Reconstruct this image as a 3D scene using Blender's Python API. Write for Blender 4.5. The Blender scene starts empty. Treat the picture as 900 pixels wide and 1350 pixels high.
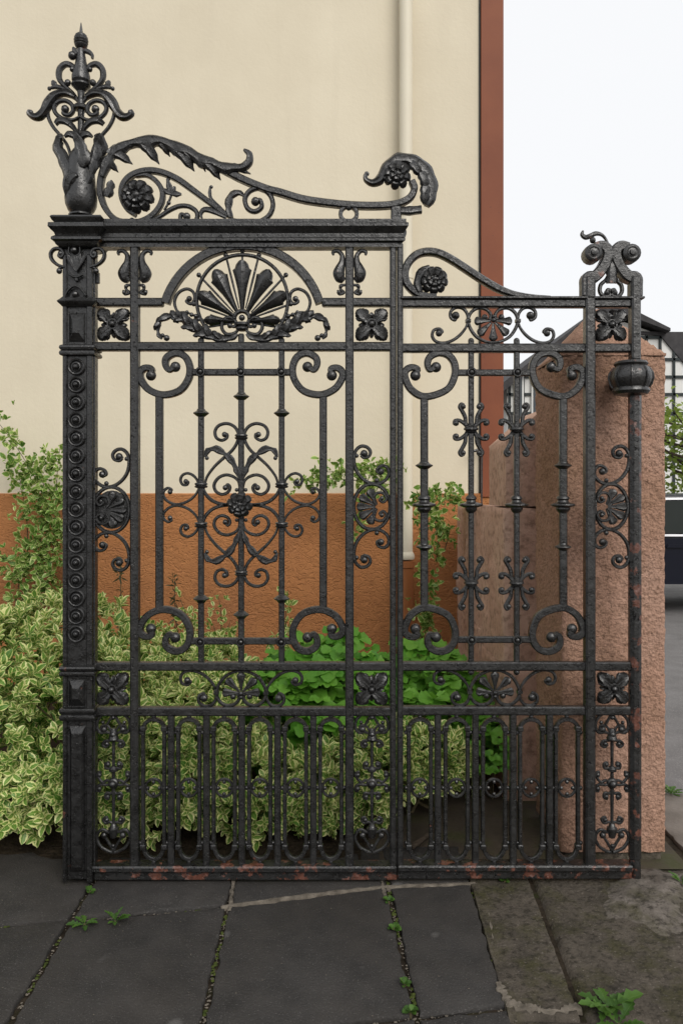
import bpy, bmesh, math, random
import numpy as np
from mathutils import Vector, Matrix, noise as mnoise

random.seed(7)
rng = np.random.default_rng(7)
sc = bpy.context.scene
COL = sc.collection
PI = math.pi

# ------------------------------------------------------------------ camera, sky, sun, exposure
EYE = 1.475
cam = bpy.data.cameras.new('camera')
cam.sensor_fit = 'VERTICAL'
cam.sensor_height = 36.0
cam.lens = 28.0
cam.shift_y = -30.0 / 1350.0
cam.clip_start = 0.05
cam.clip_end = 2000.0
cam_ob = bpy.data.objects.new('camera', cam)
cam_ob.location = (0, -3.0, EYE)
cam_ob.rotation_euler = (PI / 2, 0, 0)
COL.objects.link(cam_ob)
sc.camera = cam_ob

SUN_EL, SUN_AZ = math.radians(38), math.radians(156)      # azimuth from +Y towards +X
world = bpy.data.worlds.new('World')
sc.world = world
world.use_nodes = True
wn, wl = world.node_tree.nodes, world.node_tree.links
bg = wn['Background']
sky = wn.new('ShaderNodeTexSky')
sky.sky_type = 'NISHITA'
sky.sun_disc = False
sky.sun_elevation = SUN_EL
sky.sun_rotation = SUN_AZ
sky.dust_density = 4.0
mixs = wn.new('ShaderNodeMix'); mixs.data_type = 'RGBA'
mixs.inputs['Factor'].default_value = 0.92                 # overcast: an even cloud deck over the blue
mixs.inputs['B'].default_value = (8.35, 8.4, 8.5, 1)
wl.new(sky.outputs['Color'], mixs.inputs['A'])
wl.new(mixs.outputs['Result'], bg.inputs['Color'])
bg.inputs['Strength'].default_value = 0.083

sl = bpy.data.lights.new('sun', 'SUN')
sl.energy = 1.5
sl.angle = math.radians(35)
sl.color = (1.0, 0.965, 0.91)
sun = bpy.data.objects.new('sun', sl)
sd = Vector((math.sin(SUN_AZ) * math.cos(SUN_EL), math.cos(SUN_AZ) * math.cos(SUN_EL), math.sin(SUN_EL)))
sun.rotation_euler = sd.to_track_quat('Z', 'Y').to_euler()
sun.location = (4, -4, 8)
COL.objects.link(sun)
vs = sc.view_settings
vs.view_transform = 'Standard'; vs.look = 'None'; vs.gamma = 1.0; vs.use_curve_mapping = False
vs.exposure = 0.55

# ------------------------------------------------------------------ materials
def newmat(name):
    m = bpy.data.materials.new(name); m.use_nodes = True
    nt = m.node_tree
    return m, nt, nt.nodes['Principled BSDF']

class N:
    """small node helper"""
    def __init__(s, nt): s.nt = nt
    def new(s, t, **kw):
        n = s.nt.nodes.new(t)
        for k, v in kw.items(): setattr(n, k, v)
        return n
    def l(s, a, b): s.nt.links.new(a, b)
    def pos(s): return s.new('ShaderNodeNewGeometry').outputs['Position']
    def noise(s, scale, detail=4, rough=0.55, vec=None, dist=0.0):
        n = s.new('ShaderNodeTexNoise'); n.inputs['Scale'].default_value = scale
        n.inputs['Detail'].default_value = detail; n.inputs['Roughness'].default_value = rough
        n.inputs['Distortion'].default_value = dist
        s.l(vec if vec else s.pos(), n.inputs['Vector'])
        return n.outputs['Fac']
    def ramp(s, fac, stops):
        r = s.new('ShaderNodeValToRGB'); e = r.color_ramp.elements
        while len(e) < len(stops): e.new(0.5)
        for i, (p, c) in enumerate(stops):
            e[i].position = p
            e[i].color = (c, c, c, 1) if not isinstance(c, tuple) else (*c, 1)
        s.l(fac, r.inputs['Fac'])
        return r.outputs['Color']
    def mix(s, fac, a, b, blend='MIX'):
        m = s.new('ShaderNodeMix'); m.data_type = 'RGBA'; m.blend_type = blend
        for sock, v in (('Factor', fac), ('A', a), ('B', b)):
            if isinstance(v, tuple): m.inputs[sock].default_value = (*v, 1)
            elif isinstance(v, (int, float)): m.inputs[sock].default_value = v
            else: s.l(v, m.inputs[sock])
        return m.outputs['Result']
    def math(s, op, a, b=0.0):
        m = s.new('ShaderNodeMath', operation=op)
        for i, v in enumerate((a, b)):
            if isinstance(v, (int, float)): m.inputs[i].default_value = v
            else: s.l(v, m.inputs[i])
        return m.outputs[0]
    def bump(s, h, strength=0.5, dist=0.01, prev=None):
        b = s.new('ShaderNodeBump'); b.inputs['Strength'].default_value = strength
        b.inputs['Distance'].default_value = dist
        s.l(h, b.inputs['Height'])
        if prev is not None: s.l(prev, b.inputs['Normal'])
        return b.outputs['Normal']

M = {}
def iron(name, rust, chip=0.62, light=1.0):
    m, nt, p = newmat(name); n = N(nt)
    base = n.ramp(n.noise(22, 5), [(0.3, (0.006*light, 0.0059*light, 0.0059*light)), (0.72, (0.019*light, 0.0187*light, 0.0184*light))])
    chips = n.math('MULTIPLY', n.ramp(n.noise(78, 4, 0.62), [(chip, 0.0), (chip + 0.03, 1.0)]), n.ramp(n.noise(5.0, 3), [(0.40, 0.15), (0.62, 1.0)]))
    col = n.mix(chips, base, (0.0022, 0.0022, 0.0026))
    dust = n.ramp(n.noise(160, 2), [(0.66, 0.0), (0.72, 0.5)])
    col = n.mix(dust, col, (0.085, 0.085, 0.085))
    rm = n.ramp(n.noise(17, 6, 0.62), [(rust, 0.0), (rust + 0.03, 1.0)])
    rc = n.ramp(n.noise(60, 4), [(0.3, (0.045, 0.019, 0.013)), (0.55, (0.115, 0.042, 0.027)), (0.75, (0.20, 0.125, 0.11))])
    col = n.mix(rm, col, rc)
    n.l(col, p.inputs['Base Color'])
    n.l(n.ramp(n.noise(40, 3), [(0.32, 0.20), (0.68, 0.44)]), p.inputs['Roughness'])
    n.l(n.math('SUBTRACT', 0.68, n.math('MULTIPLY', chips, 0.45)), p.inputs['Specular IOR Level'])
    h = n.math('SUBTRACT', n.noise(130, 4), n.math('MULTIPLY', chips, 0.9))
    b1 = n.bump(n.noise(42, 4, 0.6), 0.34, 0.006)
    n.l(n.bump(h, 0.5, 0.0026, b1), p.inputs['Normal'])
    M[name] = m
iron('black_iron', 0.71, 0.585)
iron('post_iron', 0.69, 0.62, 0.62)
iron('rusty_iron', 0.55, 0.585)
iron('worn_iron', 0.63, 0.59, 1.3)

def simple(name, c1, c2, scale, rough=0.7, bump=0.3, bdist=0.004, bscale=None, spec=0.3, extra=None):
    m, nt, p = newmat(name); n = N(nt)
    col = n.ramp(n.noise(scale, 5), [(0.28, c1), (0.72, c2)])
    if extra: col = extra(n, col)
    n.l(col, p.inputs['Base Color'])
    p.inputs['Roughness'].default_value = rough
    p.inputs['Specular IOR Level'].default_value = spec
    if bump: n.l(n.bump(n.noise(bscale or scale * 4, 5), bump, bdist), p.inputs['Normal'])
    M[name] = m
    return m

def cream_extra(n, col):
    st = n.ramp(n.noise(0.9, 6, 0.6), [(0.35, 0.0), (0.75, 0.35)])
    col = n.mix(st, col, (0.53, 0.47, 0.355))
    mpv = n.new('ShaderNodeMapping'); mpv.inputs['Scale'].default_value = (6, 6, 0.35); n.l(n.pos(), mpv.inputs['Vector'])
    stv = n.ramp(n.noise(1.6, 5, 0.6, mpv.outputs[0]), [(0.5, 0.0), (0.78, 0.14)])
    col = n.mix(stv, col, (0.49, 0.43, 0.33))
    sp = n.ramp(n.noise(26, 3, 0.6), [(0.735, 0.0), (0.77, 0.45)])
    return n.mix(sp, col, (0.36, 0.31, 0.23))
simple('cream_plaster', (0.63, 0.565, 0.435), (0.68, 0.615, 0.48), 2.2, 0.85, 0.35, 0.004, 45, 0.2, cream_extra)

# ochre textured render with combed swirls
m, nt, p = newmat('ochre_stucco'); n = N(nt)
col = n.ramp(n.noise(2.5, 6), [(0.25, (0.34, 0.140, 0.050)), (0.75, (0.425, 0.185, 0.070))])
col = n.mix(n.ramp(n.noise(9, 5), [(0.5, 0.0), (0.8, 0.35)]), col, (0.27, 0.11, 0.045))
col = n.mix(n.ramp(n.noise(1.1, 6, 0.65), [(0.5, 0.0), (0.72, 0.45)]), col, (0.24, 0.105, 0.052))
n.l(col, p.inputs['Base Color']); p.inputs['Roughness'].default_value = 0.8
p.inputs['Specular IOR Level'].default_value = 0.25
mp = n.new('ShaderNodeMapping'); mp.inputs['Scale'].default_value = (1, 1, 1.8); n.l(n.pos(), mp.inputs['Vector'])
r1 = n.ramp(n.noise(13, 3, 0.5, mp.outputs[0], 2.2), [(0.36, 0.0), (0.46, 1.0), (0.55, 1.0), (0.66, 0.1)])
b1 = n.bump(r1, 0.55, 0.011)
n.l(n.bump(n.noise(90, 4), 0.35, 0.004, b1), p.inputs['Normal']); M['ochre_stucco'] = m

simple('ochre_paint', (0.29, 0.105, 0.035), (0.36, 0.135, 0.046), 4, 0.55, 0.1, 0.002)
simple('cream_paint', (0.62, 0.565, 0.45), (0.66, 0.61, 0.485), 3, 0.5, 0.06, 0.002)
simple('redbrown_board', (0.165, 0.047, 0.021), (0.215, 0.066, 0.028), 3.0, 0.6, 0.25, 0.003, 20, 0.3,
       lambda n, c: n.mix(n.ramp(n.noise(30, 3), [(0.70, 0.0), (0.74, 0.8)]), c, (0.06, 0.03, 0.025)))

def stone_mat(name, c1, c2, c3, bs, bd, st=0.9):
    m, nt, p = newmat(name); n = N(nt)
    col = n.ramp(n.noise(3.0, 6, 0.6), [(0.28, c1), (0.52, c2), (0.75, c3)])
    col = n.mix(n.ramp(n.noise(bs * 1.3, 4), [(0.34, 0.6), (0.50, 0.0)]), col, (c1[0]*0.42, c1[1]*0.42, c1[2]*0.4))
    n.l(col, p.inputs['Base Color']); p.inputs['Roughness'].default_value = 0.9
    p.inputs['Specular IOR Level'].default_value = 0.15
    b1 = n.bump(n.noise(bs, 5, 0.6), st, bd)
    n.l(n.bump(n.noise(bs * 5, 3), 0.5, bd * 0.3, b1), p.inputs['Normal']); M[name] = m
stone_mat('rough_sandstone', (0.38, 0.225, 0.145), (0.475, 0.285, 0.205), (0.52, 0.33, 0.25), 70, 0.022, 1.0)
stone_mat('old_sandstone', (0.42, 0.25, 0.185), (0.50, 0.325, 0.245), (0.56, 0.39, 0.30), 22, 0.014, 0.7)

def slab_extra(n, col):
    sp = n.ramp(n.noise(210, 2, 0.5), [(0.63, 0.0), (0.68, 0.7)])
    col = n.mix(sp, col, (0.105, 0.10, 0.095))
    w = n.ramp(n.noise(2.3, 6, 0.6), [(0.42, 0.0), (0.72, 0.6)])
    col = n.mix(w, col, (0.036, 0.031, 0.026))
    spot = n.ramp(n.noise(7, 1, 0.3), [(0.72, 0.0), (0.76, 0.45)])
    return n.mix(spot, col, (0.13, 0.125, 0.12))
simple('dark_slab', (0.0250, 0.0236, 0.0226), (0.044, 0.041, 0.039), 9, 0.74, 0.95, 0.004, 120, 0.24, slab_extra)

def moss_extra(n, col):
    mo = n.ramp(n.noise(5.5, 7, 0.68), [(0.48, 0.0), (0.64, 0.8)])
    col = n.mix(mo, col, (0.042, 0.040, 0.016))
    gr = n.ramp(n.noise(95, 3, 0.7), [(0.60, 0.0), (0.68, 0.55)])
    col = n.mix(gr, col, (0.17, 0.15, 0.13))
    pe = n.ramp(n.noise(38, 5, 0.7), [(0.36, 0.75), (0.5, 0.0)])
    return n.mix(pe, col, (0.018, 0.016, 0.012))
simple('mossy_concrete', (0.042, 0.036, 0.029), (0.095, 0.080, 0.064), 8, 0.9, 0.9, 0.008, 70, 0.15, moss_extra)
simple('pale_mortar', (0.065, 0.056, 0.045), (0.19, 0.165, 0.135), 26, 0.9, 0.9, 0.006, 60, 0.15)
def joint_extra(n, col):
    mo = n.ramp(n.noise(9, 5, 0.6), [(0.56, 0.0), (0.68, 0.8)])
    return n.mix(mo, col, (0.025, 0.030, 0.010))
simple('joint_soil', (0.014, 0.011, 0.008), (0.045, 0.035, 0.025), 35, 0.95, 0.8, 0.006, 90, 0.1, joint_extra)
simple('footing', (0.07, 0.06, 0.05), (0.17, 0.148, 0.13), 9, 0.9, 0.9, 0.012, 40, 0.15, moss_extra)
simple('joint_moss', (0.028, 0.040, 0.010), (0.07, 0.085, 0.022), 60, 0.95, 0.8, 0.004, 200, 0.1)
simple('garden_soil', (0.012, 0.009, 0.006), (0.04, 0.03, 0.02), 14, 0.95, 1.0, 0.02, 40, 0.1)
simple('damp_concrete', (0.045, 0.037, 0.028), (0.085, 0.068, 0.05), 8, 0.85, 0.6, 0.006, 50, 0.2,
       lambda n, c: n.mix(n.ramp(n.noise(4, 6), [(0.5, 0.0), (0.65, 0.8)]), c, (0.045, 0.05, 0.018)))
simple('asphalt', (0.12, 0.115, 0.115), (0.175, 0.17, 0.17), 6, 0.85, 0.5, 0.004, 160, 0.3,
       lambda n, c: n.mix(n.ramp(n.noise(130, 2), [(0.6, 0.0), (0.66, 0.7)]), c, (0.3, 0.29, 0.28)))
simple('grey_paving', (0.13, 0.115, 0.10), (0.21, 0.185, 0.165), 7, 0.9, 0.6, 0.004, 60, 0.2)
simple('field_ground', (0.10, 0.095, 0.085), (0.15, 0.14, 0.13), 0.3, 0.95, 0.0)
simple('house_white', (0.62, 0.62, 0.60), (0.70, 0.70, 0.68), 1.5, 0.8, 0.1)
simple('dark_timber', (0.014, 0.020, 0.021), (0.028, 0.036, 0.037), 6, 0.6, 0.2)
simple('roof_slate', (0.030, 0.029, 0.031), (0.058, 0.055, 0.057), 8, 0.8, 0.4, 0.01, 30)
simple('bark', (0.035, 0.026, 0.018), (0.085, 0.065, 0.048), 18, 0.9, 0.8, 0.008, 40)
simple('twig', (0.05, 0.038, 0.02), (0.11, 0.09, 0.045), 30, 0.8, 0.3)
simple('tyre_rubber', (0.012, 0.012, 0.012), (0.02, 0.02, 0.02), 20, 0.8, 0.2)
simple('rim_metal', (0.30, 0.30, 0.31), (0.36, 0.36, 0.37), 10, 0.3, 0.0)
m, nt, p = newmat('car_paint'); n = N(nt)
p.inputs['Base Color'].default_value = (0.006, 0.007, 0.014, 1); p.inputs['Roughness'].default_value = 0.3; p.inputs['Specular IOR Level'].default_value = 0.2
p.inputs['Coat Weight'].default_value = 0.12; p.inputs['Coat Roughness'].default_value = 0.04
n.l(n.bump(n.noise(3, 2), 0.03, 0.01), p.inputs['Normal']); M['car_paint'] = m
m, nt, p = newmat('car_glass'); n = N(nt)
n.l(n.ramp(n.noise(1.5, 2), [(0.3, (0.010, 0.014, 0.012)), (0.7, (0.016, 0.02, 0.018))]), p.inputs['Base Color'])
p.inputs['Roughness'].default_value = 0.05; p.inputs['Specular IOR Level'].default_value = 0.25; M['car_glass'] = m
m, nt, p = newmat('bright_trim'); n = N(nt)
n.l(n.ramp(n.noise(5, 2), [(0.3, (0.5, 0.5, 0.52)), (0.7, (0.6, 0.6, 0.62))]), p.inputs['Base Color'])
p.inputs['Roughness'].default_value = 0.3; p.inputs['Metallic'].default_value = 0.6; M['bright_trim'] = m
m, nt, p = newmat('lamp_lens'); n = N(nt)
n.l(n.ramp(n.noise(9, 2), [(0.3, (0.22, 0.02, 0.015)), (0.7, (0.3, 0.03, 0.02))]), p.inputs['Base Color'])
p.inputs['Roughness'].default_value = 0.15; M['lamp_lens'] = m
m, nt, p = newmat('window_glass'); n = N(nt)
n.l(n.ramp(n.noise(1.2, 2), [(0.3, (0.03, 0.04, 0.045)), (0.7, (0.05, 0.06, 0.07))]), p.inputs['Base Color'])
p.inputs['Roughness'].default_value = 0.06; M['window_glass'] = m

def leafmat(name, mid1, mid2, edge1, edge2, margin, rough=0.38, trans=0.35):
    """leaf: attribute 'leaf' = (along 0..1, across -1..1, tint 0..1)"""
    m, nt, p = newmat(name); n = N(nt)
    at = n.new('ShaderNodeAttribute'); at.attribute_name = 'leaf'
    sep = n.new('ShaderNodeSeparateXYZ'); n.l(at.outputs['Vector'], sep.inputs[0])
    s, t, tint = sep.outputs
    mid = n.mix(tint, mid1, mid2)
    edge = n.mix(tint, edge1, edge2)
    ed = n.math('ABSOLUTE', t)
    wob = n.math('MULTIPLY', n.math('SUBTRACT', n.noise(120, 2), 0.5), 0.55)
    ed = n.math('ADD', ed, wob)
    if margin is not None:
        wide = n.math('SUBTRACT', margin, n.math('MULTIPLY', tint, 0.30))
        fac = n.math('MULTIPLY', n.math('SUBTRACT', ed, wide), 8.0)
        c = n.new('ShaderNodeClamp'); n.l(fac, c.inputs[0])
        col = n.mix(c.outputs[0], mid, edge)
    else:
        col = mid
    rib = n.ramp(n.math('ABSOLUTE', t), [(0.0, 0.35), (0.10, 0.0)])
    col = n.mix(rib, col, edge)
    n.l(col, p.inputs['Base Color'])
    p.inputs['Roughness'].default_value = rough
    p.inputs['Specular IOR Level'].default_value = 0.4
    tr = n.new('ShaderNodeBsdfTranslucent'); n.l(col, tr.inputs['Color'])
    ms = n.new('ShaderNodeMixShader'); ms.inputs[0].default_value = trans
    out = nt.nodes['Material Output']
    n.l(p.outputs[0], ms.inputs[1]); n.l(tr.outputs[0], ms.inputs[2]); n.l(ms.outputs[0], out.inputs['Surface'])
    M[name] = m
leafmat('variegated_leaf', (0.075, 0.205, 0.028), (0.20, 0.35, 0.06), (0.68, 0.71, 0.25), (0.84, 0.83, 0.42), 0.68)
leafmat('climber_leaf', (0.075, 0.20, 0.028), (0.26, 0.41, 0.08), (0.52, 0.60, 0.22), (0.70, 0.74, 0.34), 0.78)
leafmat('green_leaf', (0.09, 0.28, 0.026), (0.19, 0.43, 0.05), (0.18, 0.38, 0.06), (0.25, 0.48, 0.08), None, 0.5, 0.4)
leafmat('weed_leaf', (0.035, 0.09, 0.014), (0.08, 0.17, 0.025), (0.14, 0.24, 0.06), (0.16, 0.26, 0.08), None, 0.5, 0.35)
leafmat('spring_leaf', (0.16, 0.24, 0.035), (0.28, 0.36, 0.07), (0.25, 0.32, 0.06), (0.28, 0.34, 0.08), None, 0.5, 0.45)
leafmat('dark_sprout_leaf', (0.05, 0.055, 0.022), (0.085, 0.08, 0.03), (0.09, 0.08, 0.03), (0.1, 0.09, 0.04), None, 0.5, 0.3)
# ------------------------------------------------------------------ object helpers
def tag(o, label=None, cat=None, group=None, kind=None):
    if label: o['label'] = label
    if cat: o['category'] = cat
    if group: o['group'] = group
    if kind: o['kind'] = kind
    return o

def empty(name, loc=(0, 0, 0)):
    o = bpy.data.objects.new(name, None); o.location = loc
    o.empty_display_size = 0.1; COL.objects.link(o); return o

def finish(me, mat, sharp=35):
    bm = bmesh.new(); bm.from_mesh(me)
    bmesh.ops.recalc_face_normals(bm, faces=bm.faces)
    bm.to_mesh(me); bm.free()
    me.polygons.foreach_set('use_smooth', [True] * len(me.polygons))
    me.set_sharp_from_angle(angle=math.radians(sharp))
    me.materials.append(M[mat])

def wloc(o):
    p = Vector((0, 0, 0))
    while o is not None:
        p += o.location; o = o.parent
    return p

def put(name, me, loc, parent=None):
    """link a mesh at a WORLD location under a parent (parents are only translated)"""
    o = bpy.data.objects.new(name, me); COL.objects.link(o)
    if parent is not None:
        o.parent = parent
        o.location = Vector(loc) - wloc(parent)
    else:
        o.location = loc
    return o

class MB:
    """collects geometry in metres; build() makes ONE mesh object centred on itself"""
    def __init__(s): s.v = []; s.f = []
    def add(s, vs, fs):
        k = len(s.v); s.v += [tuple(a) for a in vs]; s.f += [tuple(i + k for i in f) for f in fs]; return s
    def join(s, o): return s.add(o.v, o.f)
    def map(s, fn):
        r = MB(); r.v = [fn(a) for a in s.v]; r.f = list(s.f); return r
    def box(s, x0, x1, y0, y1, z0, z1, c=0.0):
        if c <= 0:
            vs = [(x, y, z) for x in (x0, x1) for y in (y0, y1) for z in (z0, z1)]
            fs = [(0, 1, 3, 2), (4, 6, 7, 5), (0, 4, 5, 1), (2, 3, 7, 6), (0, 2, 6, 4), (1, 5, 7, 3)]
            return s.add(vs, fs)
        # chamfered along the three axes: 24 verts
        vs = []; idx = {}
        for ix, x in enumerate((x0, x1)):
            for iy, y in enumerate((y0, y1)):
                for iz, z in enumerate((z0, z1)):
                    dx = c if ix == 0 else -c; dy = c if iy == 0 else -c; dz = c if iz == 0 else -c
                    for a, p in enumerate(((x, y + dy, z + dz), (x + dx, y, z + dz), (x + dx, y + dy, z))):
                        idx[ix, iy, iz, a] = len(vs); vs.append(p)
        q = lambda *k: idx[k]
        fs = []
        for i in (0, 1):
            fs.append((q(i,0,0,0), q(i,1,0,0), q(i,1,1,0), q(i,0,1,0)))
            fs.append((q(0,i,0,1), q(1,i,0,1), q(1,i,1,1), q(0,i,1,1)))
            fs.append((q(0,0,i,2), q(1,0,i,2), q(1,1,i,2), q(0,1,i,2)))
            for j in (0, 1):
                fs.append((q(0,i,j,1), q(1,i,j,1), q(1,i,j,2), q(0,i,j,2)))
                fs.append((q(i,0,j,0), q(i,1,j,0), q(i,1,j,2), q(i,0,j,2)))
                fs.append((q(i,j,0,0), q(i,j,1,0), q(i,j,1,1), q(i,j,0,1)))
                for k in (0, 1):
                    fs.append((q(i,j,k,0), q(i,j,k,1), q(i,j,k,2)))
        fs = list(dict.fromkeys(fs))
        return s.add(vs, fs)
    def sphere(s, c, r, nu=8, nv=5, sy=1.0):
        vs = [(c[0], c[1], c[2] + r)]
        for i in range(1, nv):
            t = PI * i / nv
            for j in range(nu):
                a = 2 * PI * j / nu
                vs.append((c[0] + r * math.sin(t) * math.cos(a), c[1] + sy * r * math.sin(t) * math.sin(a), c[2] + r * math.cos(t)))
        vs.append((c[0], c[1], c[2] - r))
        fs = [(0, 1 + j, 1 + (j + 1) % nu) for j in range(nu)]
        for i in range(nv - 2):
            for j in range(nu):
                a = 1 + i * nu + j; b = 1 + i * nu + (j + 1) % nu
                fs.append((a, a + nu, b + nu, b))
        e = len(vs) - 1; k = 1 + (nv - 2) * nu
        fs += [(k + j, e, k + (j + 1) % nu) for j in range(nu)]
        return s.add(vs, fs)
    def tube(s, pts, radii, nseg=6, cap=True, flat=1.0):
        """3-d tube (parallel transport)"""
        pts = [Vector(tuple(float(c) for c in p)) for p in pts]
        if isinstance(radii, (int, float)): radii = [radii] * len(pts)
        t0 = (pts[1] - pts[0]).normalized()
        up = Vector((0, 0, 1)) if abs(t0.z) < 0.9 else Vector((1, 0, 0))
        nrm = t0.cross(up).normalized(); vs = []
        for i, p in enumerate(pts):
            a = pts[max(i - 1, 0)]; b = pts[min(i + 1, len(pts) - 1)]
            t = (b - a).normalized()
            nrm = (nrm - t * nrm.dot(t)).normalized(); bn = t.cross(nrm)
            for j in range(nseg):
                an = 2 * PI * j / nseg
                vs.append(p + float(radii[i]) * (math.cos(an) * nrm + flat * math.sin(an) * bn))
        fs = []
        for i in range(len(pts) - 1):
            for j in range(nseg):
                a = i * nseg + j; b = i * nseg + (j + 1) % nseg
                fs.append((a, b, b + nseg, a + nseg))
        if cap:
            fs.append(tuple(range(nseg))[::-1]); k = (len(pts) - 1) * nseg
            fs.append(tuple(range(k, k + nseg)))
        return s.add(vs, fs)
    def lathe(s, prof, c=(0, 0), nseg=14, z0=0.0, rot=0.0, sx=1.0, sy=1.0):
        vs = []
        for r, z in prof:
            for j in range(nseg):
                a = 2 * PI * j / nseg + rot
                vs.append((c[0] + sx * r * math.cos(a), c[1] + sy * r * math.sin(a), z0 + z))
        fs = []
        for i in range(len(prof) - 1):
            for j in range(nseg):
                a = i * nseg + j; b = i * nseg + (j + 1) % nseg
                fs.append((a, b, b + nseg, a + nseg))
        fs.append(tuple(range(nseg))[::-1]); k = (len(prof) - 1) * nseg
        fs.append(tuple(range(k, k + nseg)))
        return s.add(vs, fs)
    def prism(s, poly, y0, y1):
        """polygon in xz extruded along y"""
        n = len(poly)
        vs = [(x, y0, z) for x, z in poly] + [(x, y1, z) for x, z in poly]
        fs = [tuple(range(n)), tuple(range(n, 2 * n))[::-1]] + [(i, (i + 1) % n, n + (i + 1) % n, n + i) for i in range(n)]
        return s.add(vs, fs)
    def mesh(s, mat, name='m', sharp=35, centre=True):
        a = np.array(s.v, dtype=float)
        c = (a.min(0) + a.max(0)) / 2 if centre else np.zeros(3)
        me = bpy.data.meshes.new(name)
        me.from_pydata([tuple(p) for p in a - c], [], s.f)
        finish(me, mat, sharp)
        return me, Vector(c)
    def build(s, name, mat, parent=None, sharp=35):
        me, c = s.mesh(mat, name, sharp)
        return put(name, me, c, parent)

# ------------------------------------------------------------------ the gate is drafted in its own plane (y = 0):
# drafting unit u, v (v down), w = towards the street; 350 units = 1 m
S = 1.0 / 350.0
def G(u, v, w=0.0): return ((u - 450) * S, -w * S, EYE + (645 - v) * S)

def cr(pts, n=6, closed=False):
    """Catmull-Rom through points (any dimension)"""
    P = [np.array(p, float) for p in pts]
    if closed: P = [P[-1]] + P + [P[0], P[1]]
    else: P = [2 * P[0] - P[1]] + P + [2 * P[-1] - P[-2]]
    out = []
    for i in range(1, len(P) - 2):
        p0, p1, p2, p3 = P[i - 1:i + 3]
        for k in range(n):
            t = k / n
            out.append(0.5 * (2 * p1 + (p2 - p0) * t + (2 * p0 - 5 * p1 + 4 * p2 - p3) * t * t + (3 * p1 - p0 - 3 * p2 + p3) * t ** 3))
    if not closed: out.append(P[-2])
    return out

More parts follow.
